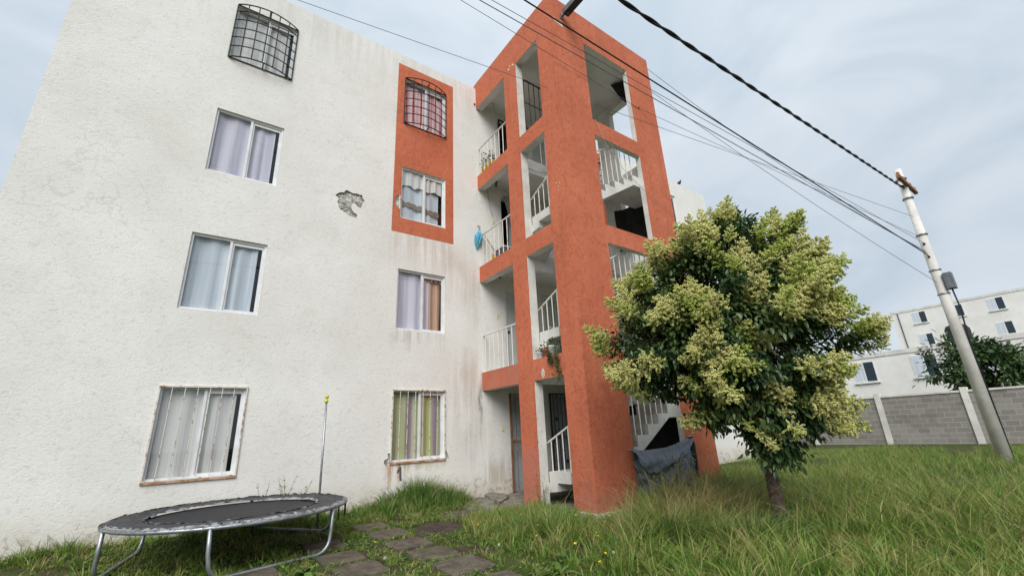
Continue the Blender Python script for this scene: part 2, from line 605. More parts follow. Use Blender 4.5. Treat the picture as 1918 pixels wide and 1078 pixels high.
def gz(x, y):
    n = mnoise.noise((x * .7, y * .7, 3.1)) * .035 + mnoise.noise((x * 2.3, y * 2.3, 1.7)) * .012
    rise = max(0., min(1., (y + .9) / .9)) * max(0., min(1., (-.1 - x) / .5)) * .10
    return .245 + n + rise

# ------------------------------------------------------------------ the setting: ground and paths
PAVERS = []     # centre x, y, half-width, half-depth, turn


def build_ground():
    core_x = np.arange(-10, 16.01, .25)
    core_y = np.arange(-10, .01, .25)
    far = np.array([2, 5, 12, 30, 80, 200, 500.])
    xs = np.concatenate([-10 - far[::-1], core_x, 16 + far])
    ys = np.concatenate([-10 - far[::-1], core_y, far])
    V, F = [], []
    for y in ys:
        for x in xs:
            inb = -11 < x < 17 and -11 < y < .1
            V.append((x, y, gz(x, y) if inb else .18))
    nx = len(xs)
    for j in range(len(ys) - 1):
        for i in range(nx - 1):
            a = j * nx + i
            F += [(a, a + 1, a + nx + 1), (a, a + nx + 1, a + nx)]
    o = add_obj('ground', tri_mesh('ground', V, F, 'ground', True))
    o['kind'] = 'structure'

    # the walkway of loose concrete pavers
    path = bpy.data.objects.new('paver_path', None)
    COL.objects.link(path)
    path.location = (-2.7, -2.3, .25)
    path['kind'] = 'structure'
    specs = []
    for y in (-1.15, -1.88, -2.55, -3.26, -3.93, -4.62, -5.3, -6.0):
        specs.append((-2.70, y, .235, .255, random.uniform(-.05, .05)))
    for y in (-1.86, -2.60, -3.30, -4.0, -4.7, -5.4):
        specs.append((-3.52, y, .225, .26, random.uniform(-.06, .06)))
    specs += [(-1.26, -1.16, .25, .24, -.16), (-1.36, -1.62, .22, .13, -.06), (-4.4, -2.7, .24, .25, .05), (-4.4, -3.5, .24, .25, -.04),
              (1.55, -4.45, .3, .25, .2), (2.3, -4.25, .3, .26, .1), (3.1, -4.2, .3, .26, .05), (3.9, -4.2, .3, .26, .0), (4.7, -4.2, .3, .26, .04)]
    base = []
    for (x, y, hx, hy, a) in specs:
        PAVERS.append((x, y, hx, hy, a))
        mb = MB()
        n = 5
        ring = []
        for (sx, sy, ex, ey) in ((-1, -1, 1, -1), (1, -1, 1, 1), (1, 1, -1, 1), (-1, 1, -1, -1)):
            for k in range(n):
                t = k / n
                px, py = (sx + (ex - sx) * t) * hx, (sy + (ey - sy) * t) * hy
                c = .02 if k == 0 else 0
                ring.append((px * (1 - c * 2) + random.uniform(-.008, .008), py * (1 - c * 2) + random.uniform(-.008, .008)))
        zc = gz(x, y)
        N = len(ring)
        ca, sa = math.cos(a), math.sin(a)
        tilt = (random.uniform(-.02, .02), random.uniform(-.02, .02))

        def P(p, s, dz):
            px, py = p[0] * s, p[1] * s
            return (x + px * ca - py * sa, y + px * sa + py * ca, zc + dz + px * tilt[0] + py * tilt[1])
        vs = [P(p, 1, -.05) for p in ring] + [P(p, 1, .022) for p in ring] + [P(p, .96, .032) for p in ring] + [P((0, 0), 1, .034)]
        fs = []
        for r in range(2):
            for k in range(N):
                fs.append((r * N + k, r * N + (k + 1) % N, (r + 1) * N + (k + 1) % N, (r + 1) * N + k))
        fs += [(2 * N + k, 2 * N + (k + 1) % N, 3 * N) for k in range(N)]
        mb.add(vs, fs)
        mb.build('paver', 'paver', path)
    # broken slabs heaped before the door
    for poly, zt, tx, ty in (
            ([(-.36, -.02), (-.12, -.3), (-.5, -1.3), (-.9, -1.6), (-.95, -.8)], .29, .02, .03),
            ([(-.14, -.2), (.10, -.1), (.02, -.85), (-.42, -1.2), (-.3, -.7)], .36, .10, -.02),
            ([(-.02, -.85), (.0, -1.35), (-.38, -1.75), (-.62, -1.45), (-.4, -1.22)], .31, -.06, .05),
            ([(-.15, -1.95), (-.02, -1.45), (-.5, -1.9), (-.75, -2.1), (-.5, -2.35)], .275, .03, .0),
            ([(-.9, -1.72), (-.6, -1.72), (-.7, -2.2), (-1.05, -2.1)], .265, -.02, .02)):
        mb = MB()
        cx = sum(p[0] for p in poly) / len(poly)
        cy = sum(p[1] for p in poly) / len(poly)
        pts = []
        for i, p in enumerate(poly):
            q = poly[(i + 1) % len(poly)]
            for k in range(4):
                t = k / 4
                pts.append((p[0] + (q[0] - p[0]) * t + random.uniform(-.015, .015), p[1] + (q[1] - p[1]) * t + random.uniform(-.015, .015)))
        N = len(pts)
        h = lambda p, dz, s=1: (cx + (p[0] - cx) * s, cy + (p[1] - cy) * s, zt + dz + (p[0] - cx) * tx + (p[1] - cy) * ty)
        vs = [h(p, -.12) for p in pts] + [h(p, -.008) for p in pts] + [h(p, .002, .95) for p in pts]
        fs = [(r * N + k, r * N + (k + 1) % N, (r + 1) * N + (k + 1) % N, (r + 1) * N + k) for r in range(2) for k in range(N)]
        fs.append(tuple(2 * N + k for k in range(N)))
        mb.add(vs, fs)
        mb.build('broken_slab', 'slab', path)
    # bare earth patch where a slab is missing
    mb = MB()
    ring = []
    for k in range(26):
        w = 2 * math.pi * k / 26
        r = 1 + .12 * mnoise.noise((math.cos(w) * 2, math.sin(w) * 2, .3))
        ring.append((-2.02 + math.cos(w) * .40 * r + math.sin(w) * .14, -2.0 + math.sin(w) * .52 * r))
    V, F = [(-2.02, -2.0, gz(-2.02, -2) + .006)], []
    for j, s in enumerate((.45, .75, 1)):
        for (x, y) in ring:
            X, Y = -2.02 + (x + 2.02) * s, -2 + (y + 2) * s
            V.append((X, Y, gz(X, Y) + (.022 + .012 * mnoise.noise((X * 6, Y * 6, 0)) if s < 1 else -.01)))
    for k in range(26):
        F.append((0, 1 + k, 1 + (k + 1) % 26))
        for j in range(2):
            a, b = 1 + j * 26 + k, 1 + j * 26 + (k + 1) % 26
            F += [(a, a + 26, b + 26), (a, b + 26, b)]
    o = add_obj('bare_earth', tri_mesh('bare_earth', V, F, 'dirt', True))
    o['kind'] = 'structure'


build_ground()

# ------------------------------------------------------------------ the two white apartment blocks
WX0, WX1, WZ0, WZ1 = -2.013, -.913, 1.071, 2.372          # ground-floor window
DAMAGE = [(-3.387, 6.21), (-3.344, 6.255), (-3.285, 6.301), (-3.216, 6.318), (-3.196, 6.37), (-3.162, 6.39), (-3.125, 6.374), (-3.043, 6.352),
          (-2.971, 6.369), (-2.905, 6.356), (-2.856, 6.371), (-2.839, 6.296), (-2.791, 6.258), (-2.829, 6.205), (-2.833, 6.138), (-2.853, 6.063),
          (-2.911, 6.07), (-2.953, 6.095), (-2.987, 6.127), (-3.027, 6.124), (-3.058, 6.047), (-3.041, 5.978), (-2.989, 5.911), (-2.923, 5.883),
          (-2.935, 5.821), (-2.998, 5.817), (-3.069, 5.816), (-3.143, 5.86), (-3.255, 5.905), (-3.299, 5.969), (-3.307, 6.03), (-3.338, 6.084),
          (-3.31, 6.111), (-3.322, 6.171)]
CHIP_B = [(-2.100, 6.595), (-2.019, 6.597), (-2.019, 6.25), (-2.048, 6.274), (-2.122, 6.331), (-2.138, 6.484)]
CHIP_C = [(-2.067, 1.232), (-2.019, 1.23), (-2.019, 1.053), (-2.087, 1.013), (-2.122, 1.053), (-2.125, 1.114), (-2.068, 1.14)]
CHIP_D = [(-.907, 1.234), (-.873, 1.216), (-.823, 1.121), (-.814, 1.055), (-.907, 1.048)]


def rough_poly(poly, jag=.012, sub=3):
    out = []
    for i, p in enumerate(poly):
        q = poly[(i + 1) % len(poly)]
        for k in range(sub):
            t = k / sub
            j = jag if k else 0
            out.append((p[0] + (q[0] - p[0]) * t + random.uniform(-j, j), p[1] + (q[1] - p[1]) * t + random.uniform(-j, j)))
    return out


def recess(name, poly, parent, depth=.03, y0=0.0):
    """a hollow where the render has fallen off: ragged rim and a rough back"""
    mb = MB()
    n = len(poly)
    vs = [(p[0], y0, p[1]) for p in poly] + [(p[0], y0 + depth, p[1]) for p in poly]
    mb.add(vs, [(i, (i + 1) % n, n + (i + 1) % n, n + i) for i in range(n)])
    bm = bmesh.new()
    b = [bm.verts.new((p[0], y0 + depth, p[1])) for p in poly]
    es = [bm.edges.new((b[i], b[(i + 1) % n])) for i in range(n)]
    bmesh.ops.triangle_fill(bm, use_beauty=True, edges=es)
    for _ in range(2):
        bmesh.ops.subdivide_edges(bm, edges=[e for e in bm.edges if not e.is_boundary and e.calc_length() > .03], cuts=1)
        bmesh.ops.triangulate(bm, faces=bm.faces[:])
    for v in bm.verts:
        if not v.is_boundary:
            v.co.y += random.uniform(-.018, .012)
    bm.verts.index_update()
    mb.add([v.co for v in bm.verts], [[v.index for v in f.verts] for f in bm.faces])
    bm.free()
    return mb.build(name, 'rough', parent)


def curtain_mesh(x0, x1, z0, z1, y, mat, parent, name='curtain', amp=.018, fq=38, ph=0., flare=0., scallop=0.):
    nx, nz_ = 48, 8
    mb = MB()
    vs, fs = [], []
    for j in range(nz_ + 1):
        t = j / nz_
        for i in range(nx + 1):
            s = i / nx
            x = x0 + (x1 - x0) * s
            zb = z0
            if scallop:
                zb = z0 + scallop * abs(math.sin(s * math.pi * 3 + ph))
            z = zb + (z1 - zb) * t
            yy = y + amp * math.sin(x * fq + ph + 1.2 * math.sin(x * 9 + ph)) * (1.1 - .35 * t) + .006 * math.sin(z * 5 + x * 11)
            vs.append((x + flare * (1 - t) * (s - .5), yy, z))
    for j in range(nz_):
        for i in range(nx):
            a = j * (nx + 1) + i
            fs.append((a, a + 1, a + nx + 2, a + nx + 1))
    mb.add(vs, fs)
    return mb.build(name, mat, parent, True)


def window(bld, x0, x1, z0, z1, style):
    """aluminium sliding window: frame > sash, panes, curtains, dark room behind"""
    y = .045
    fw = .035
    mb = MB()
    mb.box(x0, x1, y - .01, y + .05, z0, z0 + fw)
    mb.box(x0, x1, y - .01, y + .05, z1 - fw, z1)
    mb.box(x0, x0 + fw, y - .008, y + .05, z0 + fw, z1 - fw)
    mb.box(x1 - fw, x1, y - .008, y + .05, z0 + fw, z1 - fw)
    xm = x0 + (x1 - x0) * .515
    mb.box(xm - .02, xm + .02, y - .006, y + .045, z0 + fw, z1 - fw)
    fr = mb.build('window', 'alu', bld)
    mb = MB()                                    # the sliding sash on the right half
    sx0, sx1, sz0, sz1 = xm + .02, x1 - fw, z0 + fw, z1 - fw - .03
    mb.box(sx0, sx1, y + .012, y + .036, sz0, sz0 + .028)
    mb.box(sx0, sx1, y + .012, y + .036, sz1 - .028, sz1)
    mb.box(sx0, sx0 + .028, y + .014, y + .036, sz0 + .028, sz1 - .028)
    mb.box(sx1 - .028, sx1, y + .014, y + .036, sz0 + .028, sz1 - .028)
    mb.box(sx0, sx1, y + .016, y + .034, sz1, z1 - fw)
    mb.build('sash', 'alu', fr)
    for (a, b, yy) in ((x0 + fw, xm - .02, y + .018), (sx0 + .028, sx1 - .028, y + .026)):
        mb = MB()
        q = .002
        mb.add([(a, yy, z0 + fw), (b, yy, z0 + fw), (b, yy + q, z1 - fw), (a, yy + q, z1 - fw)], [(0, 1, 2, 3)])
        add_obj('pane', mb.mesh('pane', 'glass', fix=False), fr)
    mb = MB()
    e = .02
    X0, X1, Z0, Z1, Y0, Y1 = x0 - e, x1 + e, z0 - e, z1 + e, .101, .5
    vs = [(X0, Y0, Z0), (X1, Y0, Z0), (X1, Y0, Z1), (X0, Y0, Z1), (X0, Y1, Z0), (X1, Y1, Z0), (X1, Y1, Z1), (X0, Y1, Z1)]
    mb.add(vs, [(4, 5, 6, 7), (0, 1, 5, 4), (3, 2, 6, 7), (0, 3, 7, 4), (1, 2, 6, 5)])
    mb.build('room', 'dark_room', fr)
    a, b, c, d = x0 + .02, x1 - .02, z0 + .0, z1 - .03
    yc = .118
    if style == 'green':
        curtain_mesh(a, b, c, d, yc, 'cur_green', fr, amp=.02, fq=30)
    elif style == 'lavender':
        curtain_mesh(a, xm + .2, c, d, yc, 'cur_lav', fr, amp=.02, fq=24)
        curtain_mesh(xm + .10, b - .03, c, d - .10, yc + .03, 'cur_amber', fr, amp=.02, fq=44, name='drape')
        curtain_mesh(xm + .16, b - .02, d - .14, d, yc + .0, 'cur_amber', fr, amp=.02, fq=60, name='valance', scallop=.03)
    elif style == 'lace':
        curtain_mesh(a, b - .10, c, d, yc + .02, 'cur_blue', fr, amp=.018, fq=22)
        curtain_mesh(a, b - .06, d - .42, d, yc - .03, 'cur_cream', fr, amp=.016, fq=40, name='valance', scallop=.05)
        mb = MB()                                # band of lace medallions
        n = 40
        vs, fs = [], []
        for i in range(n + 1):
            s = i / n
            x = a + (b - .1 - a) * s
            zc = z0 + .43 - .045 * math.sin(s * math.pi * .5) - .1 * max(0, s - .5) + .01 * math.sin(x * 21)
            h = .038 + .034 * abs(math.sin(s * math.pi * 7))
            yy = yc - .016 + .006 * math.sin(x * 22)
            vs += [(x, yy, zc - h), (x, yy, zc + h)]
            if i:
                fs.append((2 * i - 2, 2 * i, 2 * i + 1, 2 * i - 1))
        mb.add(vs, fs)
        mb.build('lace_band', 'lace', fr, True)
    elif style == 'pink':
        curtain_mesh(a, b - .02, c, d - .05, yc, 'cur_pink', fr, amp=.018, fq=34)
    else:
        curtain_mesh(a, b - .1, c, d, yc, style, fr, amp=.018, fq=28)
    return fr


def bowed_grille(bld, x0, x1, z0, z1):
    """black iron grille that bellies out from the wall"""
    fx = lambda s: x0 + (x1 - x0) * s
    bow = lambda s: -.02 - .17 * math.sin(math.pi * s) ** .8
    z0, z1 = z0 - .01, z1 + .02
    mb = MB()
    for z in (z0, z1):
        mb.tube([(fx(i / 16), bow(i / 16), z) for i in range(17)], .013, 5)
        mb.tube([(fx(0), -.015, z), (fx(1), -.015, z)], .011, 5)
    for s in (0, 1):
        mb.tube([(fx(s), -.015, z0), (fx(s), -.015, z1)], .013, 5)
    for z in (z0, z1):
        mb.tube([(fx(.52), -.015, z), (fx(.52), bow(.52), z)], .012, 5)
    g = mb.build('window_grille', 'black_iron', bld)
    for k in range(1, 6):
        s = k / 6
        MB().tube([(fx(s), bow(s), z0), (fx(s), bow(s), z1)], .011, 5).build('bar', 'black_iron', g)
    for k in range(1, 6):
        z = z0 + (z1 - z0) * k / 6 + .04
        MB().tube([(fx(i / 16), bow(i / 16), z) for i in range(17)], .011, 5).build('bar', 'black_iron', g)


def straight_grille(bld, x0, x1, z0, z1):
    mb = MB()
    y = -.014
    mb.box(x0 - .012, x1 + .012, y - .012, y + .012, z0 - .003, z0 + .012)
    mb.box(x0 - .012, x1 + .012, y - .012, y + .012, z1 - .012, z1 + .012)
    mb.box(x0 - .012, x0 + .006, y - .010, y + .010, z0 + .008, z1 - .012)
    mb.box(x1 - .006, x1 + .012, y - .010, y + .010, z0 + .008, z1 - .012)
    g = mb.build('window_grille', 'rust', bld)
    MB().box(x0 - .014, x1 + .014, y - .014, y + .014, z0 - .034, z0 - .004).build('sill_bar', 'rust_frame', g)
    for k in range(6):
        x = x0 + (x1 - x0) * (k + .9) / 7
        MB().tube([(x, y, z0), (x + .004, y, z1)], .0065, 6).build('bar', 'rust', g)


def build_block(left):
    mxx = (lambda x: x) if left else (lambda x: W - x)
    if left:
        lab = 'white plastered apartment block with trampoline at its foot and number 1 under a window'
    else:
        lab = 'white plastered apartment block partly hidden behind the stair tower and flowering tree'
    t = thing('apartment_block', (mxx(-3.85), 4.0, .2), lab, 'building', 'twin blocks either side of the stair tower')

    def R4(x0, x1, z0, z1):
        a, b = sorted((mxx(x0), mxx(x1)))
        return a, b, z0, z1
    wins = [R4(WX0, WX1, WZ0 + k * FH, WZ1 + k * FH) for k in range(4)] + [R4(-5.54, -4.44, WZ0 + k * FH, WZ1 + k * FH) for k in range(4)]
    xa, xb = sorted((mxx(0), mxx(-BLK)))
    holes = [rect(*w) for w in wins]
    pz0, pz1 = 5.712, 10.272
    px0, px1, _, _ = R4(-2.195, -.703, 0, 1)
    if left:
        dmg, chb, chc, chd = rough_poly(DAMAGE, .006, 2), rough_poly(CHIP_B, .008), rough_poly(CHIP_C, .008), rough_poly(CHIP_D, .008)
        holes += [dmg, chc, chd, chb]
    mb = MB()
    # parapet line is not quite straight
    top = [(xb - (xb - xa) * i / 40, ZRW + random.uniform(-.008, .008)) for i in range(41)]
    outer = [(xa, -.1), (xb, -.1)] + top
    sheet_with_holes(mb, outer, holes, 0.0)
    for (a, b, z0, z1) in wins:                   # reveals
        mb.box(a - .001, a, 0, .10, z0, z1)
        mb.box(b, b + .001, 0, .10, z0, z1)
        mb.box(a, b, 0, .10, z1, z1 + .001)
        mb.box(a, b, 0, .10, z0 - .001, z0)
    mb.build('facade', 'plaster', t)
    mb = MB()
    n = len(top)
    vs = [(p[0], 0, p[1]) for p in top] + [(p[0], .15, p[1]) for p in top]
    mb.add(vs, [(i, i + 1, n + i + 1, n + i) for i in range(n - 1)])
    mb.box(xa, xb, .12, .15, 10.2, ZRW - .012)
    mb.build('parapet', 'conc', t)
    mb = MB()
    xe = xa if left else xb
    mb.box(min(xe, xe + (.12 if left else -.12)), max(xe, xe + (.12 if left else -.12)), .0015, 8, -.1, ZRW - .02)
    xi = xb if left else xa
    mb.box(min(xi, xi + (-.12 if left else .12)), max(xi, xi + (-.12 if left else .12)), .16, 8, -.1, ZRW - .02)
    mb.box(xa, xb, 7.9, 8.02, -.1, ZRW - .02)
    mb.build('wall', 'plaster', t)
    MB().box(xa + .13, xb - .13, .16, 7.9, 10.1, 10.28).build('roof', 'conc', t)
    # terracotta panel round the two upper windows
    mb = MB()
    ph = [rect(*wins[2]), rect(*wins[3])]
    if left:
        po = [(px0, pz0), (px1, pz0), (px1, pz1), (px0, pz1)]
        ph.append([(p[0], p[1]) for p in chb])
        # the chip touches the window edge: keep a sliver between the holes
    else:
        po = [(px0, pz0), (px1, pz0), (px1, pz1), (px0, pz1)]
    sheet_with_holes(mb, po, ph, -.004)
    mb.build('painted_panel', 'terra', t)
    styles = ['green', 'lavender', 'lace', 'pink'] if left else ['cur_blue', 'cur_lav', 'cur_cream', 'cur_blue']
    for k, w in enumerate(wins):
        window(t, *w, styles[k] if k < 4 else ['cur_cream', 'cur_blue', 'cur_lav', 'cur_cream'][k - 4])
    straight_grille(t, *wins[0])
    bowed_grille(t, *wins[3])
    if left:
        bowed_grille(t, *wins[7])
        straight_grille(t, *wins[4])
        recess('exposed_render', dmg, t, .035)['label'] = 'grey hollow where the plaster has fallen away'
        recess('exposed_render', chb, t, .02, .001)
        recess('exposed_render', chc, t, .03)
        recess('exposed_render', chd, t, .03)
        MB().prism(rough_poly([(-2.05, 6.60), (-2.022, 6.60), (-2.022, 6.24), (-2.045, 6.28)], .004), 'y', -.012, .01).build('plaster_chip', 'chip', t)
        # painted house number
        one = [(-1.885, .90), (-1.84, .985), (-1.80, .985), (-1.785, .745), (-1.825, .745), (-1.836, .91), (-1.868, .875)]
        MB().prism(one, 'y', -.003, -.001).build('house_number', 'panel_grey', t)
        # small vent dome and rod on the roof edge
        mb = MB()
        mb.lathe([(.055, -.3), (.055, .02), (.085, .02), (.085, .06), (.06, .10), (.02, .115)], (-3.18, .3, 10.57), 14)
        mb.build('vent_pipe', 'chip', t)
        MB().tube([(-3.42, .2, 10.3), (-3.42, .2, 10.74)], .008, 5).build('roof_rod', 'wire', t)
        MB().tube([(-.05, -.03, 10.02), (-.05, .02, 10.02)], .025, 8).build('wall_spout', 'panel_grey', t)
    return t


build_block(True)
build_block(False)

# ------------------------------------------------------------------ the terracotta stair tower
def build_tower():
    t = thing('stair_tower', (W / 2, -D / 2, .2), 'terracotta open stair tower of four storeys with white railings', 'building')
    bands = [(F0 + FH * k - BAND, F0 + FH * k) for k in (1, 2, 3)]
    zs = [-.1, .24]
    z = .5
    while z < 10.6:
        zs.append(z)
        z += .13
    zs.append(ZR)

    def in_band(z):
        return any(a - .03 < z < b + .03 for a, b in bands) or z > ZT - .03

    def pillar(name, prof, mats_edge, wob):
        """column with slightly uneven plaster arrises. wob: per profile corner, 'xy' freedom"""
        n = len(prof)
        mb = MB()
        vs = []
        for zz in zs:
            for (p, w) in zip(prof, wob):
                q = list(p)
                if .3 < zz < 10.6 and (w == 'free' or (w and not in_band(zz))):
                    a = mnoise.noise((p[0] * 7, p[1] * 7 + zz * 2.2, 1)) * .007 + mnoise.noise((p[0] * 7, zz * 9, 5)) * .004
                    if w in ('x', 'free'):
                        q[0] += a
                    if w in ('y', 'free'):
                        q[1] += a * .8
                vs.append((q[0], q[1], zz))
        fs, ms = [], []
        for j in range(len(zs) - 1):
            for i in range(n):
                k = (i + 1) % n
                fs.append((j * n + i, j * n + k, (j + 1) * n + k, (j + 1) * n + i))
                ms.append(mats_edge[i])
        fs += [tuple(range(n)), tuple((len(zs) - 1) * n + i for i in range(n))]
        ms += [1, 0]
        mb.add(vs, fs, ms)
        return mb.build(name, ['terra', 'conc'], t)

    for right in (False, True):
        X = (lambda x: W - x) if right else (lambda x: x)
        # corner column, L-shaped in plan; outside faces painted
        pillar('corner_pillar', [(X(0), -YO), (X(0), -D), (X(XO), -D), (X(XO), -(D - TF)), (X(TS), -(D - TF)), (X(TS), -YO)],
               [0, 0, 1, 1, 1, 1], ['y', 'free', 'x', None, None, None])
        # slim side column
        pillar('side_pillar', [(X(0), -YB), (X(0), -YP), (X(TS), -YP), (X(TS), -YB)], [0, 1, 1, 0], ['y', 'y', None, None])
        out = '+x' if right else '-x'
        for (a, b) in bands + [(ZT, ZR)]:
            x0, x1 = sorted((X(0), X(TS)))
            fm = {k: 1 for k in ('-x', '+x', '-y', '+y', '-z', '+z')}
            fm[out] = 0
            MB().box(x0, x1, -YO, -YP, a, b, fm).build('side_beam', ['terra', 'conc'], t)
            MB().box(x0, x1, -YB, -.0, a, b, fm).build('balcony_beam', ['terra' if b > 5 else 'terra_worn', 'conc'], t)
    for (a, b) in bands + [(ZT, ZR)]:
        fm = {k: 1 for k in ('-x', '+x', '-y', '+y', '-z', '+z')}
        fm['-y'] = 0
        MB().box(XO, XQ, -D, -(D - TF), a, b, fm).build('front_beam', ['terra', 'conc'], t)
    # concrete footing that shows round the foot of the corner column
    for right in (False, True):
        X = (lambda x: W - x) if right else (lambda x: x)
        mb = MB()
        ring = [(-.035, -YO + .1), (-.06, -2.85), (-.05, -3.12), (-.04, -3.215), (.05, -3.235), (.3, -3.225), (.7, -3.215), (.97, -3.20), (.97, -3.0), (.1, -2.8), (.05, -YO + .1)]
        pr_ = []
        for p in ring:
            pr_.append((X(p[0]), p[1]))
        mb.prism(pr_, 'z', -.05, .295)
        mb.build('footing', 'chip', t)

    # floors, landings, roof
    MB().box(.02, W - .02, -(D - .02), .1, -.15, F0).build('ground_slab', 'slab', t)
    ti, xi = TS, W - TS
    for k in (1, 2, 3):
        z = F0 + k * FH
        MB().box(ti, xi, -1.17, 0, z - .15, z, 0).build('landing', 'ceil', t)
        MB().box(ti, xi, -1.29, -1.17, z - .37, z - .001, 0).build('landing_beam', 'conc', t)
    MB().box(ti, xi, -(D - TF), 0, 10.08, 10.3).build('roof', 'ceil', t)
    mb = MB()
    mb.box(0.001, W - .001, -.02, .1, 10.3, ZR - .004)
    mb.build('parapet', 'terra', t)
    # entrance wall with the two door openings on every floor
    mb = MB()
    holes = []
    for k in range(4):
        z = F0 + k * FH
        for (a, b) in ((.70, 1.55), (W - 1.55, W - .70)):
            holes.append(rect(a, b, z + .002, z + 2.07))
            mb.box(a - .001, a, 0, .12, z, z + 2.07)
            mb.box(b, b + .001, 0, .12, z, z + 2.07)
            mb.box(a, b, 0, .12, z + 2.07, z + 2.071)
    sheet_with_holes(mb, rect(.0, W, -.1, 10.3), holes, 0.0)
    mb.build('entrance_wall', 'plaster_in', t)

    # ---------------- doors
    def door(x0, x1, k, mat, frame='alu', handle=True):
        z = F0 + k * FH
        mb = MB()
        mb.box(x0, x1, .06, .10, z + .003, z + 2.067)
        d = mb.build('door', mat, t)
        mb = MB()
        mb.box(x0 + .002, x0 + .05, .02, .058, z + .003, z + 2.066)
        mb.box(x1 - .05, x1 - .002, .02, .058, z + .003, z + 2.066)
        mb.box(x0 + .05, x1 - .05, .02, .058, z + 2.02, z + 2.066)
        mb.build('frame', frame, d)
        if handle:
            MB().lathe([(.03, -.01), (.034, .0), (.03, .02), (.012, .03)], (0, 0, 0), 10).build('handle', 'black_iron', d).matrix_world = \
                Matrix.Translation((x0 + .11, .055, z + 1.0)) @ Matrix.Rotation(math.pi / 2, 4, 'X')
        return d

    def gate(x0, x1, k, y, z0, z1, mat, n, cross=()):
        mb = MB()
        mb.box(x0, x1, y - .012, y + .012, z1 - .03, z1)
        mb.box(x0, x1, y - .012, y + .012, z0, z0 + .03)
        mb.box(x0, x0 + .035, y - .011, y + .011, z0 + .03, z1 - .03)
        mb.box(x1 - .035, x1, y - .011, y + .011, z0 + .03, z1 - .03)
        g = mb.build('iron_gate', mat, t)
        for i in range(1, n):
            x = x0 + (x1 - x0) * i / n
            MB().tube([(x, y, z0 + .03), (x, y, z1 - .03)], .010, 6).build('bar', mat, g)
        for c in cross:
            MB().box(x0 + .035, x1 - .035, y - .007, y + .007, z0 + (z1 - z0) * c, z0 + (z1 - z0) * c + .022).build('cross_bar', mat, g)
        return g

    d = door(.70, 1.55, 0, 'door_grey', 'door_grey', False)
    for i in range(1, 4):
        MB().box(.70 + .21 * i - .004, .70 + .21 * i + .004, .054, .06, F0 + .05, F0 + 2.0).build('seam', 'panel_grey', d)
    mb = MB()
    mb.box(.703, .742, -.02, .018, F0 + .02, F0 + 2.05)
    mb.build('door_post', 'brown_wood', t)
    mb = MB()
    mb.box(.742, 1.5, -.012, .012, F0 + 1.05, F0 + 1.075)
    mb.tube([(.86, -.014, F0 + 1.06), (.87, -.02, F0 + .78)], .007, 5)
    mb.build('door_bolt', 'rust_frame', t)
    door(W - 1.55, W - .70, 0, 'door_grey')
    g = gate(W - 1.55, W - .70, 0, -.03, F0 + .02, F0 + 2.07, 'black_iron', 7, (.5,))
    for (x, z) in ((2.05, 1.75), (2.3, .8)):
        MB().lathe([(.008, -.05), (.026, -.02), (.026, .02), (.008, .05)], (x, -.03, z), 8).build('knuckle', 'black_iron', g)
    door(.70, 1.55, 1, 'door_white')
    door(W - 1.55, W - .70, 1, 'door_white')
    gate(W - 1.55, W - .70, 1, -.03, F0 + FH + .02, F0 + FH + 2.0, 'rail', 8, (.55,))
    # third storey: door stands open, dark hall behind
    for k in (2, 3):
        z = F0 + k * FH
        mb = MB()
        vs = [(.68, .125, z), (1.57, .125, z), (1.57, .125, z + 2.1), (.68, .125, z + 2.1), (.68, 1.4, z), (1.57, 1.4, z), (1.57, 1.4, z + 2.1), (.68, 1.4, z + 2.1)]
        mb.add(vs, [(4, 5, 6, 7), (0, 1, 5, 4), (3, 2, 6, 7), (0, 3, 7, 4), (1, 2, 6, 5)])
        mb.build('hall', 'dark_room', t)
        door(W - 1.55, W - .70, k, 'door_white')
    gate(.70, 1.55, 3, -.03, F0 + 3 * FH + .02, F0 + 3 * FH + 2.07, 'black_iron', 4, (.2, .36, .52, .68, .84))
    mb = MB()
    mb.box(.9, 1.5, .03, .05, F0 + 3 * FH + .3, F0 + 3 * FH + .95)
    mb.build('door_panel', 'brown_wood', t)
    d3 = MB()
    d3.prism([(.98, .06), (1.5, .06), (1.5, .10), (.98, .10)], 'z', F0 + 2 * FH + .01, F0 + 2 * FH + 2.05)
    d3.build('door', 'door_grey', t)
    # bars closing the stairwell on the top floor
    gate(TS + .01, 1.15, 3, -1.66, 8.28, 9.74, 'black_iron', 6, (.52,))
    # bell plates and lamp holders
    for (x, z) in ((.49, 1.583), (.47, 4.115), (.442, 6.581)):
        MB().box(x - .028, x + .028, -.014, -.001, z - .05, z + .05).build('bell_plate', 'ivory', t)
    for k in (1, 2, 3, 4):
        z = F0 + k * FH - .15 if k < 4 else 10.08
        mb = MB()
        mb.lathe([(.045, 0), (.045, -.025), (.025, -.03), (.022, -.07), (.032, -.10), (.02, -.135)], (.42, -.22, z - .001), 10)
        mb.build('lamp_holder', 'conc' if k == 4 else 'panel_grey', t)

    # ---------------- stairs: three short flights a storey round an open well
    bal_me = MB().tube([(0, 0, 0), (0, 0, 1)], .0105, 6).mesh('baluster', 'rail')

    def baluster(parent, x, y, z0, z1):
        b = add_obj('baluster', bal_me, parent)
        b.location = (x, y, z0)
        b.scale = (1, 1, z1 - z0)

    def railing(pts, n, foot):
        """pts: handrail polyline; foot(x, y) gives the level the balusters stand on"""
        r = MB().tube(pts, .0185, 8).build('handrail', 'rail', t)
        P0, P1 = Vector(pts[0]), Vector(pts[-1])
        for i in range(n):
            p = P0.lerp(P1, (i + .5) / n)
            baluster(r, p.x, p.y, foot(p.x, p.y) - .01, p.z - .01)
        return r

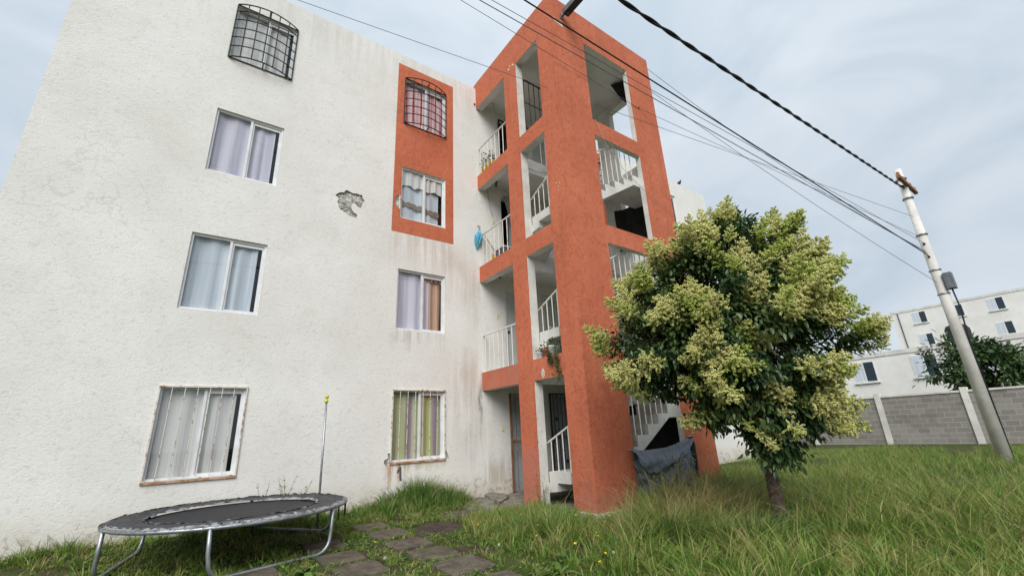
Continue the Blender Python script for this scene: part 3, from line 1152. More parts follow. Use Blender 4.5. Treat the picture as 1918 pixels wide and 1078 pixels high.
    for k in range(3):
        z0 = F0 + k * FH
        xa, xb = TS + .002, .95
        # quarter landing in the left corner is the body of the flight; its steps are children
        mb = MB()
        mb.box(xa, .94, -(D - TF) + .002, -2.42, z0 + 4 * R_ - .185, z0 + 4 * R_)
        fl = mb.build('stair_flight', 'conc', t)
        for (d0, d1, n, s0, s1) in ((1.29, 1.56, 1, -.16, .05), (1.56, 1.86, 2, .05, .20)):
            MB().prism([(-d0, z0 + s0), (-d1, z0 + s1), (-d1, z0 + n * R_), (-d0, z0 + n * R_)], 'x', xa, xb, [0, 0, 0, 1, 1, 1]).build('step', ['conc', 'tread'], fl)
        MB().prism([(-1.86, z0 + .20), (-2.05, z0 + .22), (-2.07, z0 + .355), (-2.42, z0 + .36), (-2.42, z0 + 3 * R_), (-1.86, z0 + 3 * R_)],
                   'x', xa, xb).build('step', 'conc', fl)
        # middle flight along the front
        ya, yb_ = -(D - TF) + .004, -2.30
        xr = [.94, 1.25, 1.57, 1.89, 2.21]
        sof = lambda x: z0 + .745 + (x - 1.25) * (1.335 - .745) / .95
        mb = MB()
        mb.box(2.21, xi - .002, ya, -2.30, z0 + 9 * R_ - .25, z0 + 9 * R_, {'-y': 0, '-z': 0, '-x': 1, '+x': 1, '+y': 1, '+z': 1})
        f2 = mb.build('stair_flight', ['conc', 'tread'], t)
        for i in range(4):
            n = 5 + i
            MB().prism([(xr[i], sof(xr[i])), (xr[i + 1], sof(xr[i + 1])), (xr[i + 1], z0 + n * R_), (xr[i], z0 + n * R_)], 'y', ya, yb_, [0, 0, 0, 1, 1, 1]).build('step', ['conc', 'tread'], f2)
        # last flight up the right side
        mb = MB()
        mb.box(2.47, xi - .002, -1.35, -1.29, z0 + FH - .37, z0 + FH - .002)
        f3 = mb.build('stair_flight', 'conc', t)
        dr = [2.30, 2.06, 1.82, 1.58, 1.352]
        for i in range(4):
            n = 10 + i
            s0, s1 = z0 + (n - .35) * R_ - .20, z0 + (n + .65) * R_ - .20
            MB().prism([(-dr[i], s0), (-dr[i + 1], s1), (-dr[i + 1], z0 + n * R_), (-dr[i], z0 + n * R_)], 'x', 2.47, xi - .002, [0, 0, 1, 1, 1, 1]).build('step', ['tread', 'tread'], f3)  # all faces darker grey: the flight's shaded side and underside painted in

        def foot_left(x, y):
            d = -y
            return z0 + R_ * (1 if d < 1.56 else 2 if d < 1.86 else 3 if d < 2.42 else 4)

        def foot_front(x, y):
            return z0 + R_ * (4 if x < .94 else 5 if x < 1.25 else 6 if x < 1.57 else 7 if x < 1.89 else 8 if x < 2.21 else 9)
        railing([(TS + .06, -1.36, z0 + .81), (TS + .06, -2.92, z0 + 1.51)], 10, foot_left)
        railing([(.86, -2.985, z0 + 1.70), (2.36, -2.985, z0 + 2.54)], 9, foot_front)
        def foot_right(x, y):
            d = -y
            return z0 + R_ * (9 if d > 2.30 else 10 if d > 2.06 else 11 if d > 1.82 else 12 if d > 1.58 else 13)
        # landing edge and balcony rails
        zl = z0 + FH
        if k < 2:
            railing([(.98, -1.25, zl + .85), (2.44, -1.25, zl + .85)], 9, lambda x, y: zl)
        else:
            railing([(1.04, -1.25, zl + .85), (2.44, -1.25, zl + .85)], 9, lambda x, y: zl)
        for right in (False, True):
            x = W - .055 if right else .055
            rl = MB().tube([(x, -.015, zl + .83), (x, -YB + .0, zl + .83)], .0185, 8).build('handrail', 'rail', t)
            for i in range(8):
                baluster(rl, x, -.09 - 1.20 * i / 7, zl - .005, zl + .825)
    # oval patch with a scribbled mark on the lowest side beam
    o = []
    for i in range(18):
        w = 2 * math.pi * i / 18
        o.append((-2.11 + .043 * math.cos(w) * (1 + random.uniform(-.1, .1)), 2.487 + .085 * math.sin(w) * (1 + random.uniform(-.06, .06))))
    pt = MB().prism(o, 'x', -.004, -.001).build('bare_patch', 'chip', t)
    mb = MB()
    S = [(-2.135, 2.535), (-2.10, 2.54), (-2.095, 2.515), (-2.13, 2.49), (-2.10, 2.465), (-2.125, 2.435), (-2.09, 2.44)]
    mb.tube([(-.005, y, z) for y, z in S], .005, 4)
    mb.build('mark', 'panel_grey', pt)
    # small plaster chips on the top band
    for (y, z, s) in ((-1.56, 9.93, .05), (-1.62, 9.985, .03), (-1.74, 9.93, .04), (-2.9, 6.02, .018), (-2.95, 5.93, .014), (-2.98, 5.99, .014), (-2.93, 5.87, .014)):
        MB().prism(rough_poly([(y - s, z - s * .9), (y + s * .6, z - s * .2), (y + s * .8, z + s), (y - s * .2, z + s * .5)], s * .2), 'x', -.003, .001).build('plaster_chip', 'chip', t)
    MB().prism(rough_poly([(.08, 10.10), (.20, 10.09), (.35, 10.03), (.36, 9.96), (.22, 9.99), (.1, 10.01)], .01), 'y', -D - .003, -D + .001).build('plaster_chip', 'chip', t)
    return t


build_tower()

# wall lamp reaching out from the head of the tower
lt = thing('wall_lamp', (.36, -D, 10.2), 'grey box lamp reaching out from the top corner of the tower', 'lamp')
mb = MB()
mb.prism([(.29, 10.215), (.45, 10.215), (.465, 10.33), (.44, 10.37), (.30, 10.37), (.275, 10.33)], 'y', -3.95, -3.27)
mb.build('housing', 'lamp_body', lt)
mb = MB()
mb.box(.298, .442, -3.94, -3.28, 10.206, 10.2148)
mb.build('lens', 'lamp_under', lt)
mb = MB()
mb.lathe([(.028, 0), (.028, -.012), (.018, -.014)], (.37, -3.35, 10.206), 14)
mb.build('sensor', 'lamp_body', lt)
mb = MB()
mb.tube([(.36, -3.28, 10.27), (.36, -3.13, 10.27)], .022, 8)
mb.box(.30, .42, -3.175, -3.155, 10.2, 10.34)
mb.build('bracket', 'lamp_body', lt)

# ------------------------------------------------------------------ things on and around the tower
def tarp():
    t = thing('tarpaulin', (1.7, -3.25, .27), 'blue grey tarpaulin strung across the ground opening of the tower', 'tarpaulin')
    top = [(.885, 1.13), (1.05, 1.10), (1.25, 1.095), (1.5, 1.10), (1.75, 1.11), (2.0, 1.145), (2.2, 1.185), (2.4, 1.225), (2.52, 1.255)]

    def zt(x):
        for (a, b) in zip(top, top[1:]):
            if x <= b[0]:
                f = (x - a[0]) / (b[0] - a[0])
                return a[1] + (b[1] - a[1]) * f
        return top[-1][1]

    def pt(x, v, extra=0.0, hang=None):
        """v: fraction down from the top edge"""
        z1 = zt(x)
        z0 = .30 + .03 * math.sin(x * 9) if hang is None else z1 - hang
        z = z1 + (z0 - z1) * v
        u = (x - .885) / 1.635
        ang = math.atan2(1.27 - z, 2.56 - x + .05)           # folds fan out from the tied corner
        rad = math.hypot(1.27 - z, 2.56 - x)
        fold = (.022 * math.sin(ang * 26 + .6 * math.sin(rad * 5)) + .012 * math.sin(ang * 55 + 1)) * min(1, rad * 1.6) * min(1, .15 + v * 2.2)
        sag = .15 * math.sin(math.pi * u) * math.sin(math.pi * min(1, v * .8)) + .05 * v
        crinkle = .022 * mnoise.noise((x * 5, z * 5, 2)) + .014 * mnoise.noise((x * 13, z * 11, 4))
        return (x + .02 * v * math.sin(z * 6), -(3.185 + sag + fold + crinkle + .012 * v + extra), z)
    nx, nv = 84, 46
    mb = MB()
    vs = [pt(.885 + 1.635 * i / nx, j / nv) for j in range(nv + 1) for i in range(nx + 1)]
    fs = [(j * (nx + 1) + i, j * (nx + 1) + i + 1, (j + 1) * (nx + 1) + i + 1, (j + 1) * (nx + 1) + i) for j in range(nv) for i in range(nx)]
    mb.add(vs, fs)
    mb.build('sheet', 'tarp', t, True)
    # the turned-over upper edge, hanging in a flap
    hang = [(.885, .10), (1.0, .27), (1.13, .335), (1.3, .31), (1.6, .285), (1.9, .24), (2.2, .15), (2.42, .06), (2.52, .02)]

    def hg(x):
        for (a, b) in zip(hang, hang[1:]):
            if x <= b[0]:
                return a[1] + (b[1] - a[1]) * (x - a[0]) / (b[0] - a[0])
        return hang[-1][1]
    mb = MB()
    nv = 9
    vs = []
    for j in range(nv + 1):
        for i in range(nx + 1):
            x = .885 + 1.635 * i / nx
            h = hg(x) * (1 + .05 * math.sin(x * 31))
            p = pt(x, j / nv, (.022 + .03 * (j / nv)) + .012 * math.sin(j * .9 + x * 4), h)
            vs.append((p[0], p[1], p[2] + (.014 if j == 0 else 0)))
    fs = [(j * (nx + 1) + i, j * (nx + 1) + i + 1, (j + 1) * (nx + 1) + i + 1, (j + 1) * (nx + 1) + i) for j in range(nv) for i in range(nx)]
    mb.add(vs, fs)
    mb.build('flap', 'tarp', t, True)
    # gathered end hanging from the knot
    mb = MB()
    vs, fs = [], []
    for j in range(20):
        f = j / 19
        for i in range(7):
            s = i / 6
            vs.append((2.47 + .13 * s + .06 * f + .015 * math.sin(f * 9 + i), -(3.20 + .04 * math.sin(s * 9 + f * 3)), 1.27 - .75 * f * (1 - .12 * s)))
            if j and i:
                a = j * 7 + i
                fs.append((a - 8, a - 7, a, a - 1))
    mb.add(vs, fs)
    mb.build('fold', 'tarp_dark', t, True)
    mb = MB()
    mb.tube([(.8, -3.165, 1.14), (.9, -3.18, 1.13)], .006, 5)
    mb.build('cord', 'wire_white', t)
    mb = MB()
    mb.tube([(2.5, -3.19, 1.27), (2.62, -3.165, 1.28)], .008, 5)
    mb.build('cord', 'wire_white', t)


tarp()


def cloth(name, pts, lab, mat='black_cloth', cat='cloth', wave=.03, axis='x', group=None):
    """hanging sheet; pts are its four corners: top-near, top-far, bottom-far, bottom-near"""
    a, b, c, d = [Vector(p) for p in pts]
    n, m = 22, 12
    mb = MB()
    vs, fs = [], []
    for j in range(m + 1):
        v = j / m
        for i in range(n + 1):
            u = i / n
            p = (a.lerp(b, u)).lerp(d.lerp(c, u), v)
            w = wave * (math.sin(u * 11 + v * 2) + .6 * mnoise.noise((u * 6, v * 5, 2.2)))
            sag = -.05 * math.sin(math.pi * u) * (1 - v)
            p = p + (Vector((w, 0, sag)) if axis == 'x' else Vector((0, w, sag)))
            vs.append(p)
    fs = [(j * (n + 1) + i, j * (n + 1) + i + 1, (j + 1) * (n + 1) + i + 1, (j + 1) * (n + 1) + i) for j in range(m) for i in range(n)]
    mb.add(vs, fs)
    o = mb.build(name, mat, None, True)
    return tag(o, lab, cat, group)


xr = W - TS - .05
cloth('shade_cloth', [(xr, -2.64, 6.78), (xr, -1.66, 6.86), (xr, -1.66, 5.70), (xr, -2.64, 5.66)], 'black shade cloth across the far side of the third storey stairs')
cloth('shade_cloth', [(xr, -2.64, 4.72), (xr, -1.5, 4.78), (xr, -1.5, 3.6), (xr, -2.64, 3.55)], 'black shade cloth across the far side of the second storey stairs')
cloth('shade_cloth', [(xr, -2.66, 2.2), (xr, -1.35, 1.95), (xr, -1.2, .4), (xr, -2.66, .4)], 'black sheet hung behind the blue grey tarpaulin under the stairs')
cloth('shade_cloth', [(2.62, -2.50, 10.06), (2.78, -2.84, 10.06), (3.18, -2.52, 9.70), (3.16, -2.36, 9.98)], 'small dark cloth hung under the tower ceiling on the top floor', wave=.01)
cloth('door_curtain', [(.74, -.05, 7.42), (1.5, -.30, 7.5), (1.5, -.22, 6.1), (1.12, -.05, 6.15)], 'grey checked cloth hung across the open third storey doorway', 'lattice', 'curtain', .015, 'y')


# ---------------- umbrella hooked on the third-floor rail
def umbrella():
    t = thing('umbrella', (-.05, -.06, 5.70), 'folded blue and green umbrella hooked over the third storey balcony rail', 'umbrella')
    a = Vector((-.075, -.01, 5.70))
    b = Vector((-.035, -.10, 6.22))
    mb = MB()
    n, s_ = 9, 20
    vs, fs = [], []
    prof = [.008, .03, .05, .066, .078, .085, .08, .062, .03, .012]
    ax = (b - a)
    u = ax.normalized().cross(Vector((0, 1, 0))).normalized()
    w = ax.normalized().cross(u)
    for j, r in enumerate(prof):
        c = a + ax * (j / (len(prof) - 1))
        for k in range(s_):
            th = 2 * math.pi * k / s_
            rr = r * (1 + .22 * (k % 2) * min(1, j / 3))
            vs.append(c + u * (rr * math.cos(th + j * .06)) + w * (rr * math.sin(th + j * .06)))
    for j in range(len(prof) - 1):
        for k in range(s_):
            fs.append((j * s_ + k, j * s_ + (k + 1) % s_, (j + 1) * s_ + (k + 1) % s_, (j + 1) * s_ + k))
    mb.add(vs, fs)
    mb.build('canopy', 'umbrella', t)
    mb = MB()
    mb.tube([b - ax * .05, b + ax * .12, b + ax * .18 + Vector((.0, .05, .02)), b + ax * .16 + Vector((0, .11, .05))], .011, 6)
    mb.build('handle', 'brown_wood', t)


umbrella()

# ---------------- clutter on the third-floor balcony
zf = F0 + 2 * FH
c = thing('storage_box', (.34, -.55, zf), 'worn grey box with lid on the third storey balcony behind the rail', 'box')
MB().prism([(.20, -.74), (.46, -.74), (.46, -.42), (.20, -.42)], 'z', zf, zf + .30).build('body', 'panel_grey', c)
MB().prism([(.185, -.755), (.475, -.755), (.475, -.405), (.185, -.405)], 'z', zf + .301, zf + .335).build('lid', 'conc', c)
c = thing('bucket', (.32, -.26, zf), 'yellow plastic bucket with handle standing on the third storey balcony', 'bucket')
MB().lathe([(.085, 0), (.115, .24), (.12, .25), (.12, .262), (.105, .262), (.078, .02)], (.32, -.26, zf), 18).build('body', 'yellow', c, True)
MB().tube([(.32 + .12 * math.cos(a), -.26, zf + .25 + .10 * math.sin(a)) for a in [math.pi * i / 8 for i in range(9)]], .004, 5).build('handle', 'wire', c)
c = thing('broom', (.3, -.4, zf), 'broom with brown wooden stick leaning by the third storey balcony rail', 'broom')
MB().tube([(.10, -.62, zf + .10), (.12, -.10, zf + .80)], .012, 7).build('stick', 'brown_wood', c)
MB().prism([(.05, -.74), (.16, -.74), (.14, -.60), (.07, -.60)], 'z', zf + .0, zf + .15).build('bristles', 'panel_grey', c)


# ---------------- potted plants
def leaf_cloud(n, c, rx, rz, size, seed, droop=.0):
    r = np.random.default_rng(seed)
    V, F = [], []
    for i in range(n):
        d = r.normal(size=3)
        d /= np.linalg.norm(d) + 1e-6
        q = r.random() ** .4
        p = np.array(c) + d * np.array([rx, rx, rz]) * q
        ax = d * .8 + r.normal(size=3) * .7 + np.array([0, 0, -droop])
        ax /= np.linalg.norm(ax)
        sd = np.cross(ax, r.normal(size=3))
        sd /= np.linalg.norm(sd) + 1e-6
        L = size * r.uniform(.7, 1.2)
        k = len(V)
        nn = np.cross(ax, sd) * L * .08
        V += [p, p + ax * L * .5 + sd * L * .25 + nn, p + ax * L, p + ax * L * .5 - sd * L * .25 + nn]
        F += [(k, k + 1, k + 2), (k, k + 2, k + 3)]
    return V, F


def pot_plant(loc, pot, mat, lab, seed, n=70, rx=.12, h=.22, size=.06, leaf='potleaf', group=None):
    t = thing('potted_plant', loc, lab, 'plant pot', group)
    r, hh = pot
    p = MB().lathe([(r * .72, 0), (r * .98, hh * .85), (r * 1.06, hh * .86), (r * 1.06, hh), (r * .94, hh), (r * .9, hh * .9)], loc, 18).build('pot', mat, t, True)
    MB().lathe([(r * .88, hh * .86), (r * .5, hh * .9), (.004, hh * .92)], loc, 12).build('soil', 'soil', t)
    c = (loc[0], loc[1], loc[2] + hh + h * .55)
    V, F = leaf_cloud(n, c, rx, h * .6, size, seed)
    add_obj('foliage', tri_mesh('foliage', V, F, leaf), t)
    mb = MB()
    rr = random.Random(seed)
    for i in range(5):
        mb.tube([(loc[0], loc[1], loc[2] + hh * .88), (loc[0] + rr.uniform(-.5, .5) * rx, loc[1] + rr.uniform(-.5, .5) * rx, loc[2] + hh + h * .8)], .004, 4)
    mb.build('stem', 'stalk', t)
    return t


z4 = F0 + 3 * FH
pot_plant((.115, -.16, z4), (.07, .16), 'yellow', 'yellow pot plant beside the block wall on the top balcony', 3, 60, .10, .30, .05)
pot_plant((.12, -.34, z4), (.075, .18), 'yellow', 'yellow pot with taller leafy plant on the top balcony, middle of three', 4, 80, .12, .40, .055)
pot_plant((.12, -.53, z4), (.075, .17), 'yellow', 'yellow pot plant on the top balcony, third from the block wall', 5, 70, .11, .32, .055)
z2 = F0 + FH
pot_plant((.075, -1.965, z2), (.052, .12), 'white_plastic', 'small white plastic pot at the end of the second storey ledge', 6, 26, .06, .05, .05)
pot_plant((.09, -2.13, z2), (.075, .15), 'terracotta_pot', 'clay flowerpot between white pots on the second storey stair ledge', 7, 40, .10, .10, .07, 'redleaf')
pot_plant((.08, -2.30, z2), (.06, .19), 'white_plastic', 'tall white pot beside the clay pot on the second storey ledge', 8, 34, .08, .12, .06)


def trailing():
    t = thing('trailing_plant', (.07, -2.48, z2), 'trailing plant spilling down over the terracotta beam from the stair ledge', 'plant')
    MB().lathe([(.055, 0), (.075, .13), (.08, .15), (.07, .15)], (.09, -2.48, z2), 16).build('pot', 'panel_grey', t, True)
    V, F = leaf_cloud(60, (.07, -2.50, z2 + .20), .10, .10, .05, 12)
    mb = MB()
    r = random.Random(4)
    for i in range(9):
        y = -2.30 - .30 * r.random()
        x = -.02 - .03 * r.random()
        L = r.uniform(.15, .62) if y < -2.4 else r.uniform(.1, .35)
        pts = [(.06, -2.46, z2 + .17), (x, y, z2 + .06)]
        for k in range(1, 8):
            f = k / 7
            pts.append((x - .012 + .01 * math.sin(k * 2 + i), y + .02 * math.sin(k * 1.4 + i) - .03 * f, z2 + .05 - L * f))
            vv, ff = leaf_cloud(6, (x - .018, y + .02 * math.sin(k * 1.4 + i) - .03 * f, z2 + .05 - L * f), .03, .03, .045, 100 + i * 9 + k, .5)
            o = len(V)
            V += vv
            F += [tuple(q + o for q in w) for w in ff]
        mb.tube(pts, .0035, 4)
    add_obj('foliage', tri_mesh('foliage', V, F, 'potleaf'), t)
    mb.build('stem', 'stalk', t)


trailing()


# ---------------- pigeon on the far parapet
def bird():
    t = thing('pigeon', (9.56, .06, ZRW), 'dark pigeon perched on the parapet of the far block', 'bird')
    mb = MB()
    prof = [(-.17, .04, .012), (-.12, .055, .03), (-.05, .085, .062), (.02, .11, .075), (.07, .15, .06), (.095, .19, .042), (.11, .23, .042), (.13, .255, .036), (.155, .26, .016)]
    vs, fs = [], []
    for (x, z, r) in prof:
        for k in range(12):
            w = 2 * math.pi * k / 12
            vs.append((9.56 + x, .06 + r * .85 * math.cos(w), ZRW + .03 + z + r * math.sin(w)))
    for j in range(len(prof) - 1):
        for k in range(12):
            fs.append((j * 12 + k, j * 12 + (k + 1) % 12, (j + 1) * 12 + (k + 1) % 12, (j + 1) * 12 + k))
    fs += [tuple(range(12)), tuple((len(prof) - 1) * 12 + k for k in range(12))]
    mb.add(vs, fs)
    for s in (-1, 1):
        mb.tube([(9.57, .06 + .03 * s, ZRW + .08), (9.575, .06 + .03 * s, ZRW - .008)], .006, 4)
    mb.tube([(9.71, .06, ZRW + .288), (9.745, .06, ZRW + .28)], [.009, .002], 5)
    mb.build('body', 'bird', t, True)


bird()


# ------------------------------------------------------------------ trampoline
def trampoline():
    cx, cy, r, zt = -4.47, -1.40, 1.26, .735
    t = thing('trampoline', (cx, cy, .27), 'round black trampoline with galvanised frame and one yellow capped pole', 'trampoline')
    N = 72
    P = lambda a, rr, z: (cx + rr * math.cos(a), cy + rr * math.sin(a), z)
    ring = [P(2 * math.pi * i / N, r, zt) for i in range(N + 1)]
    MB().tube(ring, .022, 8, cap=False).build('rim', 'steel', t, True)

    def annulus(r0, r1, z0, z1, mat, name, jag=0., rows=4, wav=.0):
        mb = MB()
        vs, fs = [], []
        M_ = N * 2
        for j in range(rows + 1):
            f = j / rows
            for i in range(M_):
                a = 2 * math.pi * i / M_
                rr = r0 + (r1 - r0) * f + (jag * mnoise.noise((math.cos(a) * 9, math.sin(a) * 9, 2)) if j == 0 else 0)
                vs.append(P(a, rr, z0 + (z1 - z0) * f + wav * mnoise.noise((math.cos(a) * 7 * (1 + f), math.sin(a) * 7, f * 3))))
        for j in range(rows):
            for i in range(M_):
                k = (i + 1) % M_
                fs.append((j * M_ + i, j * M_ + k, (j + 1) * M_ + k, (j + 1) * M_ + i))
        mb.add(vs, fs)
        return mb.build(name, mat, t, True)
    mb = MB()
    vs, fs = [(cx, cy, zt - .035)], []
    for j in range(1, 6):
        for i in range(N):
            vs.append(P(2 * math.pi * i / N, .95 * j / 5, zt - .035 * (1 - (j / 5) ** 2) - .012))
    fs += [(0, 1 + i, 1 + (i + 1) % N) for i in range(N)]
    for j in range(4):
        for i in range(N):
            k = (i + 1) % N
            fs.append((1 + j * N + i, 1 + j * N + k, 1 + (j + 1) * N + k, 1 + (j + 1) * N + i))
    mb.add(vs, fs)
    mb.build('jumping_mat', 'mat', t, True)
    annulus(.90, 1.235, zt + .012, zt + .026, 'pad', 'safety_pad', .05, 5, .018)
    annulus(.895, .915, zt + .008, zt + .022, 'pad_torn', 'frayed_edge', .05, 2, .02)
    # frayed skirt where the pad cover has torn along the rim
    mb = MB()
    rr = random.Random(3)
    for i in range(150):
        a = 2 * math.pi * i / 150
        if mnoise.noise((math.cos(a) * 3, math.sin(a) * 3, 7)) < -.28:
            continue
        w = .025 + rr.random() * .03
        z1 = zt + .026 + rr.uniform(-.004, .01)
        a1 = a + w
        lo = r - rr.uniform(.01, .06)
        mb.add([P(a, lo, z1 + .006), P(a1, lo, z1 + .006), P(a1, r + .018, zt + .02), P(a, r + .024, zt + .008 + rr.uniform(-.02, .01))], [(0, 1, 2, 3)])
    mb.build('torn_skirt', 'pad_torn', t)['kind'] = 'stuff'
    # four W-shaped legs: each a bent tube down, along the ground and up again
    for q in range(3):
        a0 = math.radians(-43) + q * 2 * math.pi / 3
        a1 = a0 - math.radians(62)
        p0, p1 = P(a0, r, zt), P(a1, r, zt)
        g0, g1 = gz(p0[0], p0[1]) + .03, gz(p1[0], p1[1]) + .03
        out = 1.0
        b0, b1 = P(a0 - .02, r * 1.0, g0), P(a1 + .02, r * 1.0, g1)
        V0, V1 = Vector(b0), Vector(b1)
        d = (V1 - V0).normalized()
        pts = [Vector(p0), Vector(p0).lerp(V0, .5), V0 + Vector((0, 0, .16))]
        for k in range(1, 7):
            w = math.pi / 2 * k / 6
            pts.append(V0 + Vector((0, 0, .16)) + d * (.16 * (1 - math.cos(w))) + Vector((0, 0, -.16 * math.sin(w))))
        for k in range(0, 7):
            w = math.pi / 2 * (1 - k / 6)
            pts.append(V1 + Vector((0, 0, .16)) - d * (.16 * (1 - math.cos(w))) + Vector((0, 0, -.16 * math.sin(w))))
        pts += [Vector(p1).lerp(V1, .5), Vector(p1)]
        MB().tube(pts, .021, 8).build('leg', 'steel', t, True)
    # net pole with its yellow cap, standing at the wall side
    pa = (-3.36, -.73)
    p = MB().tube([(pa[0], pa[1], gz(*pa) - .01), (pa[0] - .02, pa[1], 2.10)], .0165, 8).build('pole', 'steel', t, True)
    MB().lathe([(.02, -.03), (.03, -.025), (.03, .005), (.018, .015), (.016, .03), (.03, .045), (.033, .065), (.024, .085), (.008, .092)], (pa[0] - .02, pa[1], 2.11), 12).build('cap', 'yellow_cap', p, True)
    mb = MB()
    mb.tube([(pa[0] - .003, pa[1], .62), P(math.radians(31.5), r, zt)], .012, 6)
    mb.build('pole_clamp', 'steel', t)
    for a in (-22, -36, -12):
        w = math.radians(a)
        MB().box(*(sorted((P(w, r, 0)[0] - .008, P(w, r, 0)[0] + .008))), *(sorted((P(w, r, 0)[1] - .008, P(w, r, 0)[1] + .008))), zt - .16, zt - .01).build('strap', 'mat', t)


trampoline()


# ------------------------------------------------------------------ overhead cables
def cable(name, s, e, r, mat, lab, ext=.8, sag=.0, twist=False, group='overhead cables crossing in front of the tower'):
    s, e = Vector(s), Vector(e)
    a = s - (e - s) * ext
    mb = MB()
    n = 60
    pts = []
    for i in range(n + 1):
        f = i / n
        p = a.lerp(e, f)
        p.z -= sag * 4 * f * (1 - f) - sag * 4 * .35 * .65
        pts.append(p)
    if not twist:
        mb.tube(pts, r, 6)
    else:
        ax = (e - a).normalized()
        u = ax.cross(Vector((0, 0, 1))).normalized()
        v = u.cross(ax)
        L = (e - a).length
        n = 420
        for k in range(2):
            q = []
            for i in range(n + 1):
                f = i / n
                w = L * f * 2 * math.pi / .95 + k * math.pi
                p = a.lerp(e, f)
                q.append(p + (u * math.cos(w) + v * math.sin(w)) * r * .95)
            mb.tube(q, r * (1.05 if k else .9), 8)
    o = mb.build(name, mat, None, True)
    tag(o, lab, 'cable', group)
    return o


PX, PY = 11.5, -5.9
cable('power_cable', (-3.309, -4.263, 8.174), (PX, PY, 5.74), .014, 'cable', 'thick black power cable crossing the tower just below the wall lamp')
cable('twisted_cable', (-2.143, -5.795, 6.714), (PX, PY, 7.952), .016, 'cable', 'heavy twisted black cable bundle hanging free in the open sky', twist=True)
cable('telephone_wire', (-3.999, -3.321, 8.924), (PX, PY, 5.814), .0085, 'wire', 'dark wire crossing the middle of the tower above the top front opening', .6)
cable('telephone_wire', (-3.741, -3.413, 8.942), (PX, PY, 6.13), .006, 'wire', 'thin wire running parallel just beneath the thick black cable', .6)
cable('telephone_wire', (-3.919, -3.30, 8.816), (2.687, -D - .01, 8.846), .0055, 'wire', 'thin wire ending at the hook on the right tower column', .4)
cable('telephone_wire', (-5.109, -1.565, 8.908), (PX, PY, 6.982), .005, 'wire', 'thinnest wire passing in front of the white parapet and the tower', .25)
cable('drop_wire', (2.687, -D - .01, 8.846), (PX, PY, 6.3), .005, 'wire', 'thin wire leaving the hook on the right tower column', 0)
cable('drop_wire', (3.40, -3.10, 10.25), (PX, PY, 5.55), .006, 'wire', 'slack wire leaving the top right edge of the tower', 0, .35)
cable('drop_wire', (3.41, -3.0, 9.85), (PX, PY, 4.75), .006, 'wire', 'lower slack wire leaving the right edge of the tower', 0, .15)
o = MB().tube([(2.687, -D + .02, 8.846), (2.687, -D - .03, 8.846), (2.70, -D - .035, 8.87)], .012, 6).build('cable_hook', 'black_iron')
tag(o, 'small black iron cable hook in the right tower column', 'hook')
pts = [(1.03, -3.18, 7.79), (1.15, -3.2, 7.45), (1.316, -3.2, 7.112), (1.7, -3.2, 6.78), (2.236, -3.2, 6.492), (2.8, -3.2, 6.29), (3.38, -3.2, 6.12), (4.6, -2.2, 5.9), (6.5, -.02, 5.75)]
tag(MB().tube(pts, .0045, 5).build('loose_wire', 'wire_white'), 'pale loose wire drooping across the front openings of the tower', 'wire')
tag(MB().tube([(.62, -1.30, 7.50), (.9, -1.33, 7.46), (1.15, -1.32, 7.54), (1.5, -1.3, 7.60)], .006, 5).build('loose_wire', 'wire'), 'short grey wire sagging along the top landing beam', 'wire')
tag(MB().tube([(.25, -.05, 7.62), (.30, -.03, 7.2), (.36, -.02, 6.9), (.42, -.015, 6.72)], .004, 5).build('loose_wire', 'wire'), 'thin grey wire hanging down the wall above the third storey balcony', 'wire')


def utility_pole():
    t = thing('utility_pole', (PX, PY, .2), 'grey concrete utility pole where the overhead cables meet', 'pole')
    MB().tube([(PX, PY, .0), (PX, PY, 8.6)], [.15, .09], 14).build('shaft', 'conc', t, True)
    for z in (8.25, 7.6, 6.4, 5.3, 4.6):
        MB().lathe([(.135, -.02), (.14, 0), (.135, .02)], (PX, PY, z), 14).build('band', 'steel', t, True)
    MB().box(PX - .9, PX + .9, PY - .14, PY - .05, 7.98, 8.08).build('cross_arm', 'brown_wood', t)
    for dx in (-.8, -.35, .35, .8):
        MB().lathe([(.03, 0), (.045, .03), (.03, .05), (.045, .08), (.02, .12)], (PX + dx, PY - .095, 8.081), 10).build('pin_insulator', 'terracotta_pot', t, True)
    MB().box(PX - .14, PX + .12, PY - .30, PY - .12, 4.7, 5.15).build('junction_box', 'lamp_body', t)
    MB().tube([(PX - .02, PY - .2, 4.7), (PX - .04, PY - .22, 4.2), (PX, PY - .15, 3.2), (PX, PY - .14, .3)], .018, 6).build('conduit', 'cable', t, True)
    for z in (8.0, 6.1, 5.7):
        MB().tube([(PX - .14, PY, z), (PX + .14, PY, z)], .03, 8).build('insulator', 'black_iron', t, True)


utility_pole()


